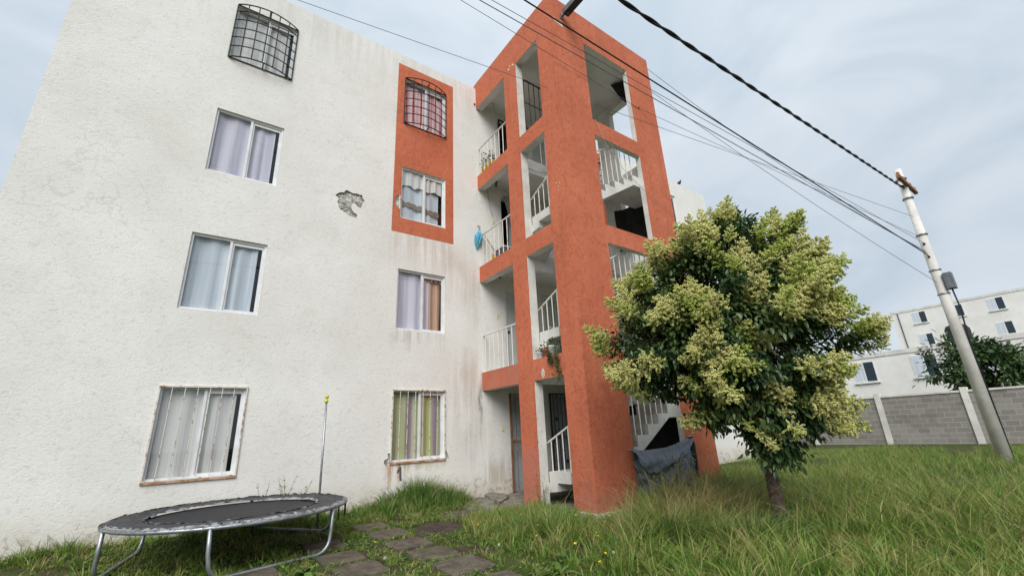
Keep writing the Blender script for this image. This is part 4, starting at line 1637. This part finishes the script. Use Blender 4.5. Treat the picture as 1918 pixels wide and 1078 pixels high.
# ------------------------------------------------------------------ flowering privet tree
def panicle_mesh(seed):
    """cone-shaped spray of tiny cream buds on thin stalks, 0.2 m long, pointing +z"""
    r = random.Random(seed)
    V, F, MI = [], [], []

    def bud(p, s):
        k = len(V)
        a, b, c = r.uniform(.7, 1.3) * s, r.uniform(.7, 1.3) * s, r.uniform(.8, 1.5) * s
        V.extend([(p[0] + a, p[1], p[2]), (p[0], p[1] + b, p[2]), (p[0] - a, p[1], p[2]), (p[0], p[1] - b, p[2]), (p[0], p[1], p[2] + c), (p[0], p[1], p[2] - c)])
        for i in range(4):
            F.append((k + i, k + (i + 1) % 4, k + 4))
            F.append((k + (i + 1) % 4, k + i, k + 5))
            MI.extend([0, 0])

    def stick(a, b, w):
        k = len(V)
        V.extend([(a[0] - w, a[1], a[2]), (a[0] + w, a[1], a[2]), (b[0], b[1], b[2]), (a[0], a[1] + w, a[2])])
        F.extend([(k, k + 1, k + 2), (k + 1, k + 3, k + 2), (k + 3, k, k + 2)])
        MI.extend([1, 1, 1])
    L = .21
    stick((0, 0, -.05), (0, 0, L), .004)
    n = 17
    for i in range(n):
        f = (i + .5) / n
        z = L * f * .95
        w = i * 2.4 + r.uniform(-.4, .4)
        ln = .092 * (1 - f) ** .75 + .012
        tip = (math.cos(w) * ln, math.sin(w) * ln, z + ln * .45)
        stick((0, 0, z), tip, .002)
        m = max(2, int(11 * ln / .1))
        for j in range(m):
            g = (j + .7) / m
            for q in range(3):
                bud((tip[0] * g + r.uniform(-.009, .009), tip[1] * g + r.uniform(-.009, .009), z + (tip[2] - z) * g + r.uniform(-.009, .009)), r.uniform(.0055, .0085))
    for j in range(7):
        bud((r.uniform(-.005, .005), r.uniform(-.005, .005), L * (.9 + .02 * j)), .005)
    return tri_mesh('flower_panicle', V, F, ['blossom', 'stalk'], mi=MI)


def privet(loc, C, RX, RZ, lab, n_cl, n_leaf, n_pan, seed, name='privet_tree', leafsize=.088, cat='tree', bias=None, group=None, lobes=None):
    r = np.random.default_rng(seed)
    rr = random.Random(seed)
    t = thing(name, loc, lab, cat, group)
    C = np.array(C)
    # boughs ends spread over a lumpy crown
    cl = []
    if lobes is None:
        lobes = [((0, 0, 0), .72)] + [((.55 * math.cos(k * 1.26 + seed), .55 * math.sin(k * 1.26 + seed), rr.uniform(-.25, .5)), rr.uniform(.45, .62)) for k in range(5)]
    wsum = np.cumsum([q[1] ** 2 for q in lobes])
    while len(cl) < n_cl:
        lc, lr = lobes[int(np.searchsorted(wsum, r.random() * wsum[-1]))]
        d = r.normal(size=3)
        d /= np.linalg.norm(d)
        q = .40 + .6 * r.random() ** .45
        lump = 1 + .22 * mnoise.noise((d[0] * 2.3 + seed + lc[0] * 5, d[1] * 2.3, d[2] * 2.3 + lc[2] * 3))
        off = np.array(lc) + d * lr * lump * q
        # bough ends buried deep inside another lobe add nothing
        if any(np.linalg.norm(off - np.array(o2)) < r2 * .55 for (o2, r2) in lobes) and r.random() < .8:
            continue
        out = off / (np.linalg.norm(off) + 1e-6)
        cl.append((C + off * np.array([RX, RX, RZ]), .5 * d + .5 * out, q))
    # trunk and limbs
    g0 = gz(loc[0], loc[1])
    fork = Vector((loc[0] + .05, loc[1] + .04, g0 + (C[2] - g0) * .45))
    mb = MB()
    mb.tube([(loc[0], loc[1], g0 - .1), (loc[0] + .01, loc[1], g0 + .25), (loc[0] + .04, loc[1] + .02, fork.z - .3), fork], [.10, .08, .068, .065], 12)
    mb.build('trunk', 'bark', t, True)
    mids = []
    for k in range(7):
        a = 2 * math.pi * k / 7 + rr.uniform(-.3, .3)
        m = Vector((C[0] + RX * .42 * math.cos(a), C[1] + RX * .42 * math.sin(a), C[2] + rr.uniform(-.25, .4) * RZ))
        mids.append(m)
        mid = fork.lerp(m, .5) + Vector((rr.uniform(-.1, .1), rr.uniform(-.1, .1), .12))
        MB().tube([fork - Vector((0, 0, .12)), fork, mid, m], [.05, .048, .034, .022], 8).build('limb', 'bark', t, True)
    tw = MB()
    for (p, d, q) in cl:
        P = Vector(p)
        m = min(mids, key=lambda v: (v - P).length)
        mid = m.lerp(P, .5) + Vector((rr.uniform(-.06, .06), rr.uniform(-.06, .06), rr.uniform(.0, .1)))
        tw.tube([m, mid, P], [.014, .009, .004], 5)
    o = tw.build('twigs', 'bark', t)
    o['kind'] = 'stuff'
    # leaves: folded pointed blades in pairs round every bough end
    idx = r.integers(0, n_cl, n_leaf)
    P0 = np.array([c_[0] for c_ in cl])[idx]
    D0 = np.array([c_[1] for c_ in cl])[idx]
    off = r.normal(size=(n_leaf, 3)) * np.array([.15, .15, .13]) * (RX / 1.7)
    P = P0 + off
    ax = D0 * .55 + off * 2.2 + r.normal(size=(n_leaf, 3)) * .45
    ax[:, 2] -= .45
    ax /= np.linalg.norm(ax, axis=1, keepdims=True)
    up = np.tile([0, 0, 1.], (n_leaf, 1)) + r.normal(size=(n_leaf, 3)) * .35 + D0 * .5
    sd = np.cross(ax, up)
    sd /= np.linalg.norm(sd, axis=1, keepdims=True) + 1e-9
    nn = np.cross(sd, ax)
    L = (leafsize * r.uniform(.65, 1.2, n_leaf))[:, None]
    Wd = L * r.uniform(.19, .26, n_leaf)[:, None]
    v = np.stack([P, P + ax * L * .33 + sd * Wd + nn * Wd * .45, P + ax * L * .72 + sd * Wd * .75 + nn * Wd * .2, P + ax * L - nn * L * .10,
                  P + ax * L * .72 - sd * Wd * .75 + nn * Wd * .2, P + ax * L * .33 - sd * Wd + nn * Wd * .45, P + ax * L * .5], 1)
    b = (np.arange(n_leaf) * 7)[:, None, None]
    f = np.array([[0, 1, 6], [1, 2, 6], [2, 3, 6], [3, 4, 6], [4, 5, 6], [5, 0, 6]])[None] + b
    o = add_obj('crown', tri_mesh('crown', v, f, 'privet', False), t)
    o['kind'] = 'stuff'
    # blossom sprays standing out of the crown
    if n_pan:
        protos = [panicle_mesh(seed * 10 + i) for i in range(6)]
        made = 0
        tries = 0
        sprays = []
        while made < n_pan and tries < 30000:
            tries += 1
            p, d, q = cl[r.integers(0, n_cl)]
            if q < .78 or d[2] < -.75:
                continue
            if bias is not None and rr.random() > bias(d):
                continue
            p2 = p + r.normal(size=3) * .12 * (RX / 1.7) + d * .13
            ax_ = Vector(d) * 1.0 + Vector((0, 0, .55)) + Vector(r.normal(size=3)) * .28
            s = rr.uniform(.7, 1.65)
            mtx = Matrix.Translation(Vector(p2)) @ ax_.to_track_quat('Z', 'Y').to_matrix().to_4x4() @ Matrix.Rotation(rr.uniform(0, 6.28), 4, 'Z') @ Matrix.Scale(s, 4)
            sprays.append((-.62 * d[0] - .62 * d[1] + .3 * d[2], mtx, made % 6))
            made += 1
        sprays.sort(key=lambda q: -q[0])
        T = Matrix.Translation(-Vector(loc))
        for (_, mtx, k) in sprays[:300]:
            o = add_obj('flower_panicle', protos[k], t)
            o.matrix_parent_inverse = Matrix.Identity(4)
            o.matrix_local = T @ mtx
        if len(sprays) > 300:                     # the ones on the far side, as one part
            V, F, MI, base = [], [], [], 0
            for (_, mtx, k) in sprays[300:]:
                me = protos[k]
                co = np.empty(len(me.vertices) * 3, np.float32)
                me.vertices.foreach_get('co', co)
                m4 = np.array(mtx)
                V.append(co.reshape(-1, 3) @ m4[:3, :3].T + m4[:3, 3])
                li = np.empty(len(me.loops), np.int32)
                me.loops.foreach_get('vertex_index', li)
                F.append(li.reshape(-1, 3) + base)
                mi = np.empty(len(me.polygons), np.int32)
                me.polygons.foreach_get('material_index', mi)
                MI.append(mi)
                base += len(me.vertices)
            o = add_obj('flower_panicles', tri_mesh('flower_panicles', np.concatenate(V), np.concatenate(F), ['blossom', 'stalk'], mi=np.concatenate(MI)), t)
            o['kind'] = 'stuff'
    return t


def _lob(rt, tw, up, rad):
    # offsets to the right of the tower corner, towards the yard and upwards
    return ((.816 * rt - .577 * tw, -.577 * rt - .816 * tw, up), rad)


privet((.80, -5.38, .25), (.60, -5.2, 2.62), 1.0, 1.0, 'privet tree with dark glossy leaves and cream blossom sprays before the tower', 330, 52000, 680, 5,
       bias=lambda d: max(.08, min(1., .45 + .6 * (-.62 * d[0] - .60 * d[1] + .25 * d[2]))),
       lobes=[_lob(-.72, .1, -.12, .72), _lob(-.25, .1, .48, .78), _lob(.42, .0, .55, .86), _lob(.78, .1, -.25, .80), _lob(.05, .5, -.15, .85),
              _lob(.0, -.55, .1, .85), _lob(.55, .1, 1.02, .62), _lob(.25, .2, -.72, .70), _lob(-.35, .2, -.55, .55), _lob(1.15, -.2, .35, .55), _lob(.35, .35, -1.15, .42)])


# ------------------------------------------------------------------ grass and weeds
def free(x, y):
    """True where the ground is open for plants"""
    if x > -.02 and x < W + .02 and y > -D - .04:
        return False
    if y > -.01:
        return False
    for (px, py, hx, hy, a) in PAVERS:
        dx, dy = x - px, y - py
        u, v = dx * math.cos(a) + dy * math.sin(a), -dx * math.sin(a) + dy * math.cos(a)
        if abs(u) < hx + .01 and abs(v) < hy + .01:
            return False
    if ((x + 2.02) / .36) ** 2 + ((y + 2.0) / .47) ** 2 < 1:
        return False
    if -1.0 < x < .0 and -1.45 < y < -.02 and (x - y * .35) > -.35:
        return False
    return True


def in_view(x, y, m=.35):
    """rough wedge of ground seen from the viewing position, with a generous margin all round"""
    dx, dy = x + 5.1, y + 8.3
    return math.hypot(dx, dy) > 2.2 and -.75 < math.atan2(dx, dy) < 1.75


def blades(pts, hs, ws, lean, seed, seg=2, curl=1.0, dirs=None):
    r = np.random.default_rng(seed)
    P = np.asarray(pts)
    n = len(P)
    h = np.asarray(hs)
    w = np.asarray(ws)
    a = r.uniform(0, 2 * np.pi, n) if dirs is None else dirs
    ld = np.stack([np.cos(a), np.sin(a), np.zeros(n)], 1)
    fa = r.uniform(0, np.pi, n)
    sd = np.stack([np.cos(fa), np.sin(fa), np.zeros(n)], 1)
    le = lean * r.uniform(.3, 1.6, n)
    lv = [0, .45, .8, 1.0] if seg == 3 else [0, .55, 1.0]
    rows = []
    for f in lv:
        bend = le * h * (f ** 1.9) * curl
        z = h * (f - .25 * le * f ** 3)
        c_ = P + ld * bend[:, None] + np.stack([np.zeros(n), np.zeros(n), z], 1)
        ww = (w * (1 - f ** 1.6) * .5)[:, None]
        if f < 1:
            rows += [c_ - sd * ww, c_ + sd * ww]
        else:
            rows += [c_]
    V = np.stack(rows, 1)
    k = V.shape[1]
    F = []
    for j in range(len(lv) - 2):
        F += [[2 * j, 2 * j + 1, 2 * j + 3], [2 * j, 2 * j + 3, 2 * j + 2]]
    F += [[k - 3, k - 2, k - 1]]
    F = np.array(F)[None] + (np.arange(n) * k)[:, None, None]
    return V.reshape(-1, 3), F.reshape(-1, 3)


def zone(x, y):
    """(height, dryness) of the growth at a spot"""
    n = mnoise.noise((x * 1.1, y * 1.1, 9)) * .5 + mnoise.noise((x * 3.6, y * 3.6, 4)) * .6
    h = .075 + .04 * n
    dry = .06
    # rank growth between the path and the tower
    u = min(1, max(0, (x + 2.15) / .7)) * min(1, max(0, (-y - 1.7) / .6))
    h += u * (.125 + .13 * n)
    # tall dry tufts to the right of the corner
    e = ((x - .25) / 1.5) ** 2 + ((y + 4.35) / 1.0) ** 2
    if e < 1:
        h += (1 - e) * .16
        dry = .06 + .75 * (1 - e) ** .6
    if x > .6:
        h += .10 + .10 * mnoise.noise((x * .8, y * .8, 12))
    if y > -.5 and x < -.2:
        h += .06
    c = math.hypot(x + .05, y + 3.35)
    if c < .85:
        h *= .15 + c
    if x < -2.0 and y < -2.0 and x > -4.2:
        h *= .62
    return max(.03, h), dry


def scatter(n, x0, x1, y0, y1, seed, cond=None):
    r = np.random.default_rng(seed)
    out = []
    X = r.uniform(x0, x1, n)
    Y = r.uniform(y0, y1, n)
    for x, y in zip(X, Y):
        if in_view(x, y) and free(x, y) and (cond is None or cond(x, y)):
            out.append((x, y))
    return out


def stuff(name, V, F, mat, lab, cat):
    o = add_obj(name, tri_mesh(name, V, F, mat))
    return tag(o, lab, cat, None, 'stuff')


def grow():
    r = np.random.default_rng(11)
    pts = scatter(30000, -8.2, 4.5, -8.2, 0, 21, lambda x, y: mnoise.noise((x * 2.6, y * 2.6, 6)) > -.3)
    pts += scatter(24000, 4.5, 16, -9, 0, 22, lambda x, y: mnoise.noise((x * .55, y * .55, 3)) > -.12)
    green, dry = [], []
    gdir, ddir = [], []
    for (x, y) in pts:
        h, d = zone(x, y)
        a_ = r.uniform(0, 6.28)
        if r.random() < d * .55:
            dry.append((x, y, gz(x, y) - .01, h)); ddir.append(a_)
        else:
            green.append((x, y, gz(x, y) - .01, h)); gdir.append(a_)
    for (x, y) in scatter(7600, -8.2, 4.5, -8.2, 0, 23, lambda x, y: mnoise.noise((x * 1.9, y * 1.9, 6)) > -.38):
        h, d = zone(x, y)
        h *= r.uniform(.55, 1.7)
        isdry = r.random() < d * .8
        rad = .02 + .22 * h
        for k in range(int(r.integers(8, 26))):
            a_ = r.uniform(0, 6.28)
            q = rad * r.random() ** .6
            px, py = x + q * math.cos(a_), y + q * math.sin(a_)
            if not free(px, py):
                continue
            row = (px, py, gz(px, py) - .01, h * r.uniform(.6, 1.15))
            if isdry or r.random() < .07:
                dry.append(row); ddir.append(a_ + r.normal(0, .4))
            else:
                green.append(row); gdir.append(a_ + r.normal(0, .4))
    A = np.array(green)
    V, F = blades(A[:, :3], A[:, 3] * r.uniform(.6, 1.4, len(A)), r.uniform(.007, .016, len(A)), .75, 1, 3, 1.0, np.array(gdir))
    stuff('lawn_grass', V, F, 'lawn', 'uneven short green grass growing between the pavers and round the tower', 'grass')
    A = np.array(dry)
    V, F = blades(A[:, :3], A[:, 3] * r.uniform(.8, 1.8, len(A)), r.uniform(.005, .011, len(A)), .95, 2, 3, 1.0, np.array(ddir))
    stuff('dry_grass', V, F, 'drygrass', 'straw coloured dry grass scattered through the lawn', 'grass')
    # broad-leaved ground cover
    pts = scatter(42000, -7.5, 2.5, -7.5, -.05, 31, lambda x, y: mnoise.noise((x * 1.5, y * 1.5, 2)) > -.05)
    V, F = [], []
    for (x, y) in pts:
        z = gz(x, y) + r.uniform(.005, .06)
        a = r.uniform(0, 6.28)
        L = r.uniform(.018, .05)
        t = r.uniform(-.2, .7)
        d = np.array([math.cos(a), math.sin(a), t])
        s = np.array([-math.sin(a), math.cos(a), r.uniform(-.3, .3)]) * L * .38
        p = np.array([x, y, z])
        k = len(V)
        V += [p, p + d * L * .5 + s, p + d * L, p + d * L * .5 - s]
        F += [(k, k + 1, k + 2), (k, k + 2, k + 3)]
    stuff('ground_cover', V, F, 'clover', 'low broad leaved weeds covering the ground beside the path', 'weeds')
    # the tall stand of grass along the foot of the white wall
    pts, hs = [], []
    wd = []
    for i in range(230):
        x0 = r.normal(-1.45, .45) if r.random() < .75 else r.normal(-2.5, .55)
        y0 = -.05 - abs(r.normal(0, .24))
        if not (-3.6 < x0 < -.6 and y0 > -.85):
            continue
        e = max(.2, 1 - abs(x0 + 1.45) / 1.3) * (1 - .5 * abs(y0 + .15))
        H = (.10 + .42 * e) * r.uniform(.45, 1.35)
        for k in range(int(r.integers(8, 24))):
            a_ = r.uniform(0, 6.28)
            q = r.random() ** .6 * .06
            x, y = x0 + q * math.cos(a_), y0 + q * math.sin(a_)
            if free(x, y):
                pts.append((x, y, gz(x, y) - .01))
                hs.append(H * r.uniform(.5, 1.2))
                wd.append(a_ + r.normal(0, .5))
    n = len(pts)
    V, F = blades(pts, hs, r.uniform(.008, .017, n), .55, 5, 3, 1.0, np.array(wd))
    stuff('tall_grass', V, F, 'tallgrass', 'tall green grass growing along the foot of the white wall below the window', 'grass')
    # heavy tussocks in front of the tower
    for (cx, cy, s, n, h, mat, lab, name) in (
            (-.55, -4.75, .26, 1500, .46, 'tallgrass', 'bright green tussock of fine grass in front of the dry patch', 'grass_tussock'),
            (-.10, -4.35, .40, 1700, .36, 'drygrass', 'large straw coloured tussock near the tower corner', 'grass_tussock'),
            (.75, -4.75, .35, 1400, .45, 'drygrass', 'straw coloured tussock under the flowering tree', 'grass_tussock'),
            (.1, -5.4, .30, 1200, .42, 'tallgrass', 'green tussock at the foot of the flowering tree', 'grass_tussock'),
            (.9, -3.60, .28, 800, .22, 'tallgrass', 'dark green grass tuft at the foot of the tarpaulin', 'grass_tussock'),
            (-.75, -2.80, .32, 1200, .28, 'tallgrass', 'green grass tuft beside the slim tower column', 'grass_tussock'),
            (-1.15, -3.4, .35, 1300, .33, 'tallgrass', 'arching green grass tuft between the path and the corner column', 'grass_tussock'),
            (2.3, -3.7, .45, 1900, .42, 'tallgrass', 'deep green grass tuft before the right tower column', 'grass_tussock'),
            (3.3, -3.6, .45, 1600, .40, 'tallgrass', 'green grass tuft beyond the right tower column', 'grass_tussock')):
        P, H = [], []
        for i in range(n):
            x, y = cx + r.normal(0, s), cy + r.normal(0, s * .8)
            if free(x, y):
                P.append((x, y, gz(x, y) - .01))
                H.append(h * r.uniform(.45, 1.25) * math.exp(-((x - cx) ** 2 + (y - cy) ** 2) / (5 * s * s)))
        A = np.array(P)
        dirs = np.arctan2(A[:, 1] - cy, A[:, 0] - cx) + r.normal(0, .6, len(A))
        V, F = blades(P, H, r.uniform(.006, .014, len(P)), .9, 7, 3, 1.0, dirs)
        o = add_obj(name, tri_mesh(name, V, F, mat))
        tag(o, lab, 'grass tuft', 'rank grass tufts round the tower')


grow()


# ---------------- weeds with yellow flowers, dandelions and seed heads
def weed(x, y, h, seed, lab, nfl=5, grp=None):
    r = random.Random(seed)
    z = gz(x, y) - .01
    t = thing('flowering_weed', (x, y, z), lab, 'weed', grp)
    st = MB()
    V, F = [], []
    heads = []
    for k in range(r.randint(3, 5)):
        a = r.uniform(0, 6.28)
        sp = r.uniform(.05, .22) * h
        hh = h * r.uniform(.65, 1.05)
        pts = [(x + sp * f * f * math.cos(a) + .012 * math.sin(f * 7 + k), y + sp * f * f * math.sin(a), z + hh * f) for f in (0, .3, .6, .85, 1)]
        st.tube(pts, [.0045, .004, .0032, .0025, .0015], 5)
        heads.append(pts[-1])
        for j in range(int(15 * h / .5)):
            f = r.uniform(.12, .95)
            i = min(3, int(f * 4))
            p = Vector(pts[i]).lerp(Vector(pts[i + 1]), f * 4 - i)
            w = r.uniform(0, 6.28)
            L = r.uniform(.03, .075) * (1.1 - .5 * f)
            d = Vector((math.cos(w), math.sin(w), r.uniform(-.1, .7)))
            s = Vector((-math.sin(w), math.cos(w), 0)) * L * .22
            q = len(V)
            V += [p, p + d * L * .5 + s, p + d * L, p + d * L * .5 - s]
            F += [(q, q + 1, q + 2), (q, q + 2, q + 3)]
            if f > .6 and r.random() < .4:
                b = p + d * L * 1.4
                st.tube([p, b], [.0016, .001], 4)
                heads.append(tuple(b))
    st.build('stem', 'stalk', t)
    add_obj('foliage', tri_mesh('foliage', V, F, 'clover'), t)
    r.shuffle(heads)
    for p in heads[:nfl]:
        flower_head(p, t, r.uniform(.008, .014))
    return t


def flower_head(p, parent, s):
    vs, fs = [], []
    n = 10
    for k in range(n):
        w = 2 * math.pi * k / n
        vs.append((s * math.cos(w), s * math.sin(w), .1 * s))
        vs.append((s * .4 * math.cos(w), s * .4 * math.sin(w), .55 * s))
    vs += [(0, 0, .65 * s), (0, 0, -.4 * s)]
    for k in range(n):
        a, b = 2 * k, 2 * ((k + 1) % n)
        fs += [(a, b, b + 1, a + 1), (a + 1, b + 1, 2 * n), (b, a, 2 * n + 1)]
    o = MB().add(vs, fs).build('flower', 'petal', parent, False, True)
    o.matrix_parent_inverse = Matrix.Identity(4)
    o.location = Vector(p) - Vector(parent.location)
    o.rotation_euler = (random.uniform(-.9, .5), random.uniform(-.6, .6), 0)


wg = 'yellow flowering weeds before the tarpaulin'
for i, (x, y, h) in enumerate([(1.25, -3.42, .62), (1.55, -3.5, .80), (1.75, -3.40, .72), (1.95, -3.46, .85), (2.2, -3.42, .7), (2.45, -3.52, .62), (1.05, -3.5, .55), (2.7, -3.5, .55)]):
    weed(x, y, h, 50 + i, 'lanky weed with small yellow flowers standing before the tarpaulin', 5, wg)
weed(-.42, -2.35, .62, 71, 'tall leafy weed beside the slim tower column', 1)
weed(-.18, -2.15, .5, 72, 'leafy weed growing against the foot of the slim column', 1)
for i, (x, h) in enumerate([(-3.75, .72), (-3.5, .62), (-4.05, .66)]):
    weed(x, -.22, h, 80 + i, 'spindly weed against the white wall behind the trampoline', 0, 'weeds behind the trampoline')


def dandelion(x, y, h, puff, i):
    z = gz(x, y)
    lab = 'white dandelion seed head in the grass before the tower' if puff else 'yellow dandelion flower in the grass before the tower'
    t = thing('dandelion', (x, y, z), lab, 'dandelion', 'dandelion seed heads' if puff else 'yellow dandelions in the grass')
    p = (x + random.uniform(-.04, .04), y + random.uniform(-.04, .04), z + h)
    MB().tube([(x, y, z - .01), ((x + p[0]) / 2 + .01, (y + p[1]) / 2, z + h * .55), p], .0025, 5).build('stem', 'stalk', t)
    if puff:
        mb = MB()
        for k in range(60):
            d = Vector((random.gauss(0, 1), random.gauss(0, 1), random.gauss(0, 1))).normalized()
            q = Vector(p) + d * .015
            mb.tube([Vector(p) + d * .004, q], .0008, 3)
            s = d.orthogonal().normalized() * .003
            u = d.cross(s)
            mb.add([q + s, q + u, q - s, q - u], [(0, 1, 2, 3)])
        o = mb.build('seed_head', 'puff', t)
        o['kind'] = 'stuff'
    else:
        flower_head(p, t, random.uniform(.014, .020))


for i, (x, y) in enumerate([(-1.418, -3.536), (-1.121, -3.736), (-.948, -4.223), (-2.028, -3.161), (-1.388, -4.534), (-1.669, -4.503), (-1.954, -5.065), (-1.30, -4.42), (-1.9, -4.1),
                            (-.6, -3.3), (-1.75, -4.9), (-.35, -3.75), (-3.3, -3.05), (-3.0, -2.75), (-.9, -2.7), (-1.2, -2.9)]):
    dandelion(x, y, random.uniform(.13, .2), False, i)
for i, (x, y) in enumerate([(-2.3, -4.0), (-1.656, -4.951), (-3.35, -3.62)]):
    dandelion(x, y, .15, True, i)


# ------------------------------------------------------------------ what lies beyond to the right
def far_block(x0, y0, x1, y1, h, lab, mat='plaster_in'):
    t = thing('far_building', ((x0 + x1) / 2, (y0 + y1) / 2, .1), lab, 'building', 'buildings beyond the yard')
    MB().box(x0, x1, y0, y1, -.1, h).build('wall', mat, t)
    MB().box(x0 - .05, x1 + .05, y0 - .05, y1 + .05, h + .001, h + .25).build('roof', 'conc', t)
    nf = int(h / 2.5)
    yc = y0 + (y1 - y0) * .3
    MB().lathe([(.5, 0), (.55, .1), (.55, .9), (.45, 1.1), (.2, 1.2)], (x0 + 1.6, yc, h + .251), 16).build('water_tank', 'mat', t, True)
    MB().tube([(x0 - .05, y1 - .6, .2), (x0 - .05, y1 - .6, h)], .05, 8).build('downpipe', 'panel_grey', t)
    for k in range(nf):
        for i in range(int((y1 - y0) / 3)):
            yy = y0 + 1 + i * 3
            f = MB().box(x0 - .03, x0 - .002, yy, yy + 1.2, 1.0 + k * 2.5, 2.3 + k * 2.5).build('window', 'alu', t)
            MB().box(x0 - .04, x0 - .031, yy + .06, yy + .57, 1.06 + k * 2.5, 2.24 + k * 2.5).build('pane', 'lamp_under', f)
            MB().box(x0 - .04, x0 - .031, yy + .63, yy + 1.14, 1.06 + k * 2.5, 2.24 + k * 2.5).build('pane', 'cur_blue', f)
            MB().box(x0 - .12, x0 - .002, yy - .08, yy + 1.28, .92 + k * 2.5, .998 + k * 2.5).build('sill', 'conc', f)
    return t


def boundary():
    t = thing('boundary_wall', (21.5, -12, .15), 'long grey concrete boundary wall closing the yard', 'wall')
    y = -40.0
    while y < 8:
        MB().box(21.4, 21.6, y + .11, y + 2.89, -.1, 2.25).build('panel', 'masonry', t)
        MB().box(21.33, 21.67, y - .11, y + .11, -.1, 2.45).build('post', 'conc', t)
        MB().box(21.36, 21.64, y + .11, y + 2.89, 2.251, 2.33).build('coping', 'conc', t)
        y += 3


g = G('block_masonry')
br = g.n.new('ShaderNodeTexBrick')
mpb = g.n.new('ShaderNodeMapping')
mpb.inputs['Rotation'].default_value = (0, math.pi / 2, math.pi / 2)
cb = g.n.new('ShaderNodeCombineXYZ')
g.l.new(g.y, cb.inputs[0])
g.l.new(g.z, cb.inputs[1])
g.l.new(cb.outputs[0], br.inputs['Vector'])
br.inputs['Scale'].default_value = 1.0
br.inputs['Brick Width'].default_value = .42
br.inputs['Row Height'].default_value = .21
br.inputs['Mortar Size'].default_value = .012
br.inputs['Color1'].default_value = (.30, .28, .25, 1)
br.inputs['Color2'].default_value = (.22, .205, .185, 1)
br.inputs['Mortar'].default_value = (.36, .345, .32, 1)
M['masonry'] = g.done(g.mix(g.mul(g.rng(g.noise(.6, 5, .65), .5, .66), .5), br.outputs['Color'], (.14, .125, .10)), .95)
M['house_ochre'] = simple('ochre_plaster', (.55, .38, .18), (.46, .32, .16), 1.2, .9, bump=.3)
M['house_pink'] = simple('pink_plaster', (.55, .30, .24), (.47, .26, .2), 1.2, .9, bump=.3)
boundary()
far_block(30, -6, 38, 4, 5.0, 'two storey white house behind the boundary wall beside the far block')
far_block(31, -15, 39, -7.5, 5.2, 'two storey ochre house behind the boundary wall', 'house_ochre')
far_block(32, -24, 40, -16.5, 7.6, 'three storey pink house behind the boundary wall', 'house_pink')
far_block(30, -36, 39, -26, 5.0, 'low white house behind the boundary wall past the pink house')
far_block(60, -22, 72, 6, 12.5, 'tall white apartment building rising behind the houses')
bt = 'leafy trees beyond the yard'
for i, (x, y, s, lab) in enumerate([
        (18.5, 2.5, 1.5, 'small rounded tree growing beyond the end of the far white block'),
        (24.5, -4.5, 1.9, 'rounded tree rising over the boundary wall before the white house'),
        (26, -13, 2.2, 'broad tree rising over the boundary wall before the ochre house'),
        (19.3, -17.5, 1.5, 'low bushy tree inside the boundary wall past the utility pole'),
        (26, -21.5, 2.4, 'largest tree rising over the boundary wall before the pink house')]):
    privet((x, y, .18), (x, y, 1.2 + s), s * 1.05, s * 1.0, lab, 90, 6500, 0, 40 + i, 'leafy_tree', .24, 'tree', None, bt)


def dock(x, y, sz, seed, lab, grp):
    r = random.Random(seed)
    z = gz(x, y)
    t = thing('broadleaf_weed', (x, y, z), lab, 'weed', grp)
    V, F = [], []
    for k in range(r.randint(7, 11)):
        a = r.uniform(0, 6.28)
        L = sz * r.uniform(.7, 1.2)
        el = r.uniform(.35, 1.1)
        sd = Vector((-math.sin(a), math.cos(a), 0))
        pts = []
        for f in (0, .3, .6, .85, 1):
            p = Vector((x + math.cos(a) * L * f * math.cos(el), y + math.sin(a) * L * f * math.cos(el), z + L * (f * math.sin(el) - .45 * f * f)))
            w = L * .16 * math.sin(math.pi * min(.98, .12 + f * .86))
            pts += [p - sd * w + Vector((0, 0, w * .35)), p, p + sd * w + Vector((0, 0, w * .35))]
        q = len(V)
        V += pts
        for j in range(4):
            for i in range(2):
                b = q + j * 3 + i
                F += [(b, b + 1, b + 4), (b, b + 4, b + 3)]
    add_obj('foliage', tri_mesh('foliage', V, F, 'clover'), t)
    MB().tube([(x, y, z - .01), (x + .005, y, z + sz * .12)], .008, 5).build('stem', 'stalk', t)


for i, (x, y, sz) in enumerate([(-1.55, -4.75, .22), (-1.85, -4.45, .2), (-1.25, -5.0, .24), (-1.5, -5.25, .2), (-2.15, -4.75, .2), (-.95, -5.1, .22), (-2.35, -5.2, .2)]):
    dock(x, y, sz, 200 + i, 'low broad leaved green weed in the grass beyond the path end', 'broad leaved weeds in the grass')
for i, (x, y, sz) in enumerate([(-3.95, -3.0, .24), (-4.0, -3.35, .2)]):
    dock(x, y, sz, 220 + i, 'broad leaved weed growing at the trampoline leg', 'weeds at the trampoline leg')
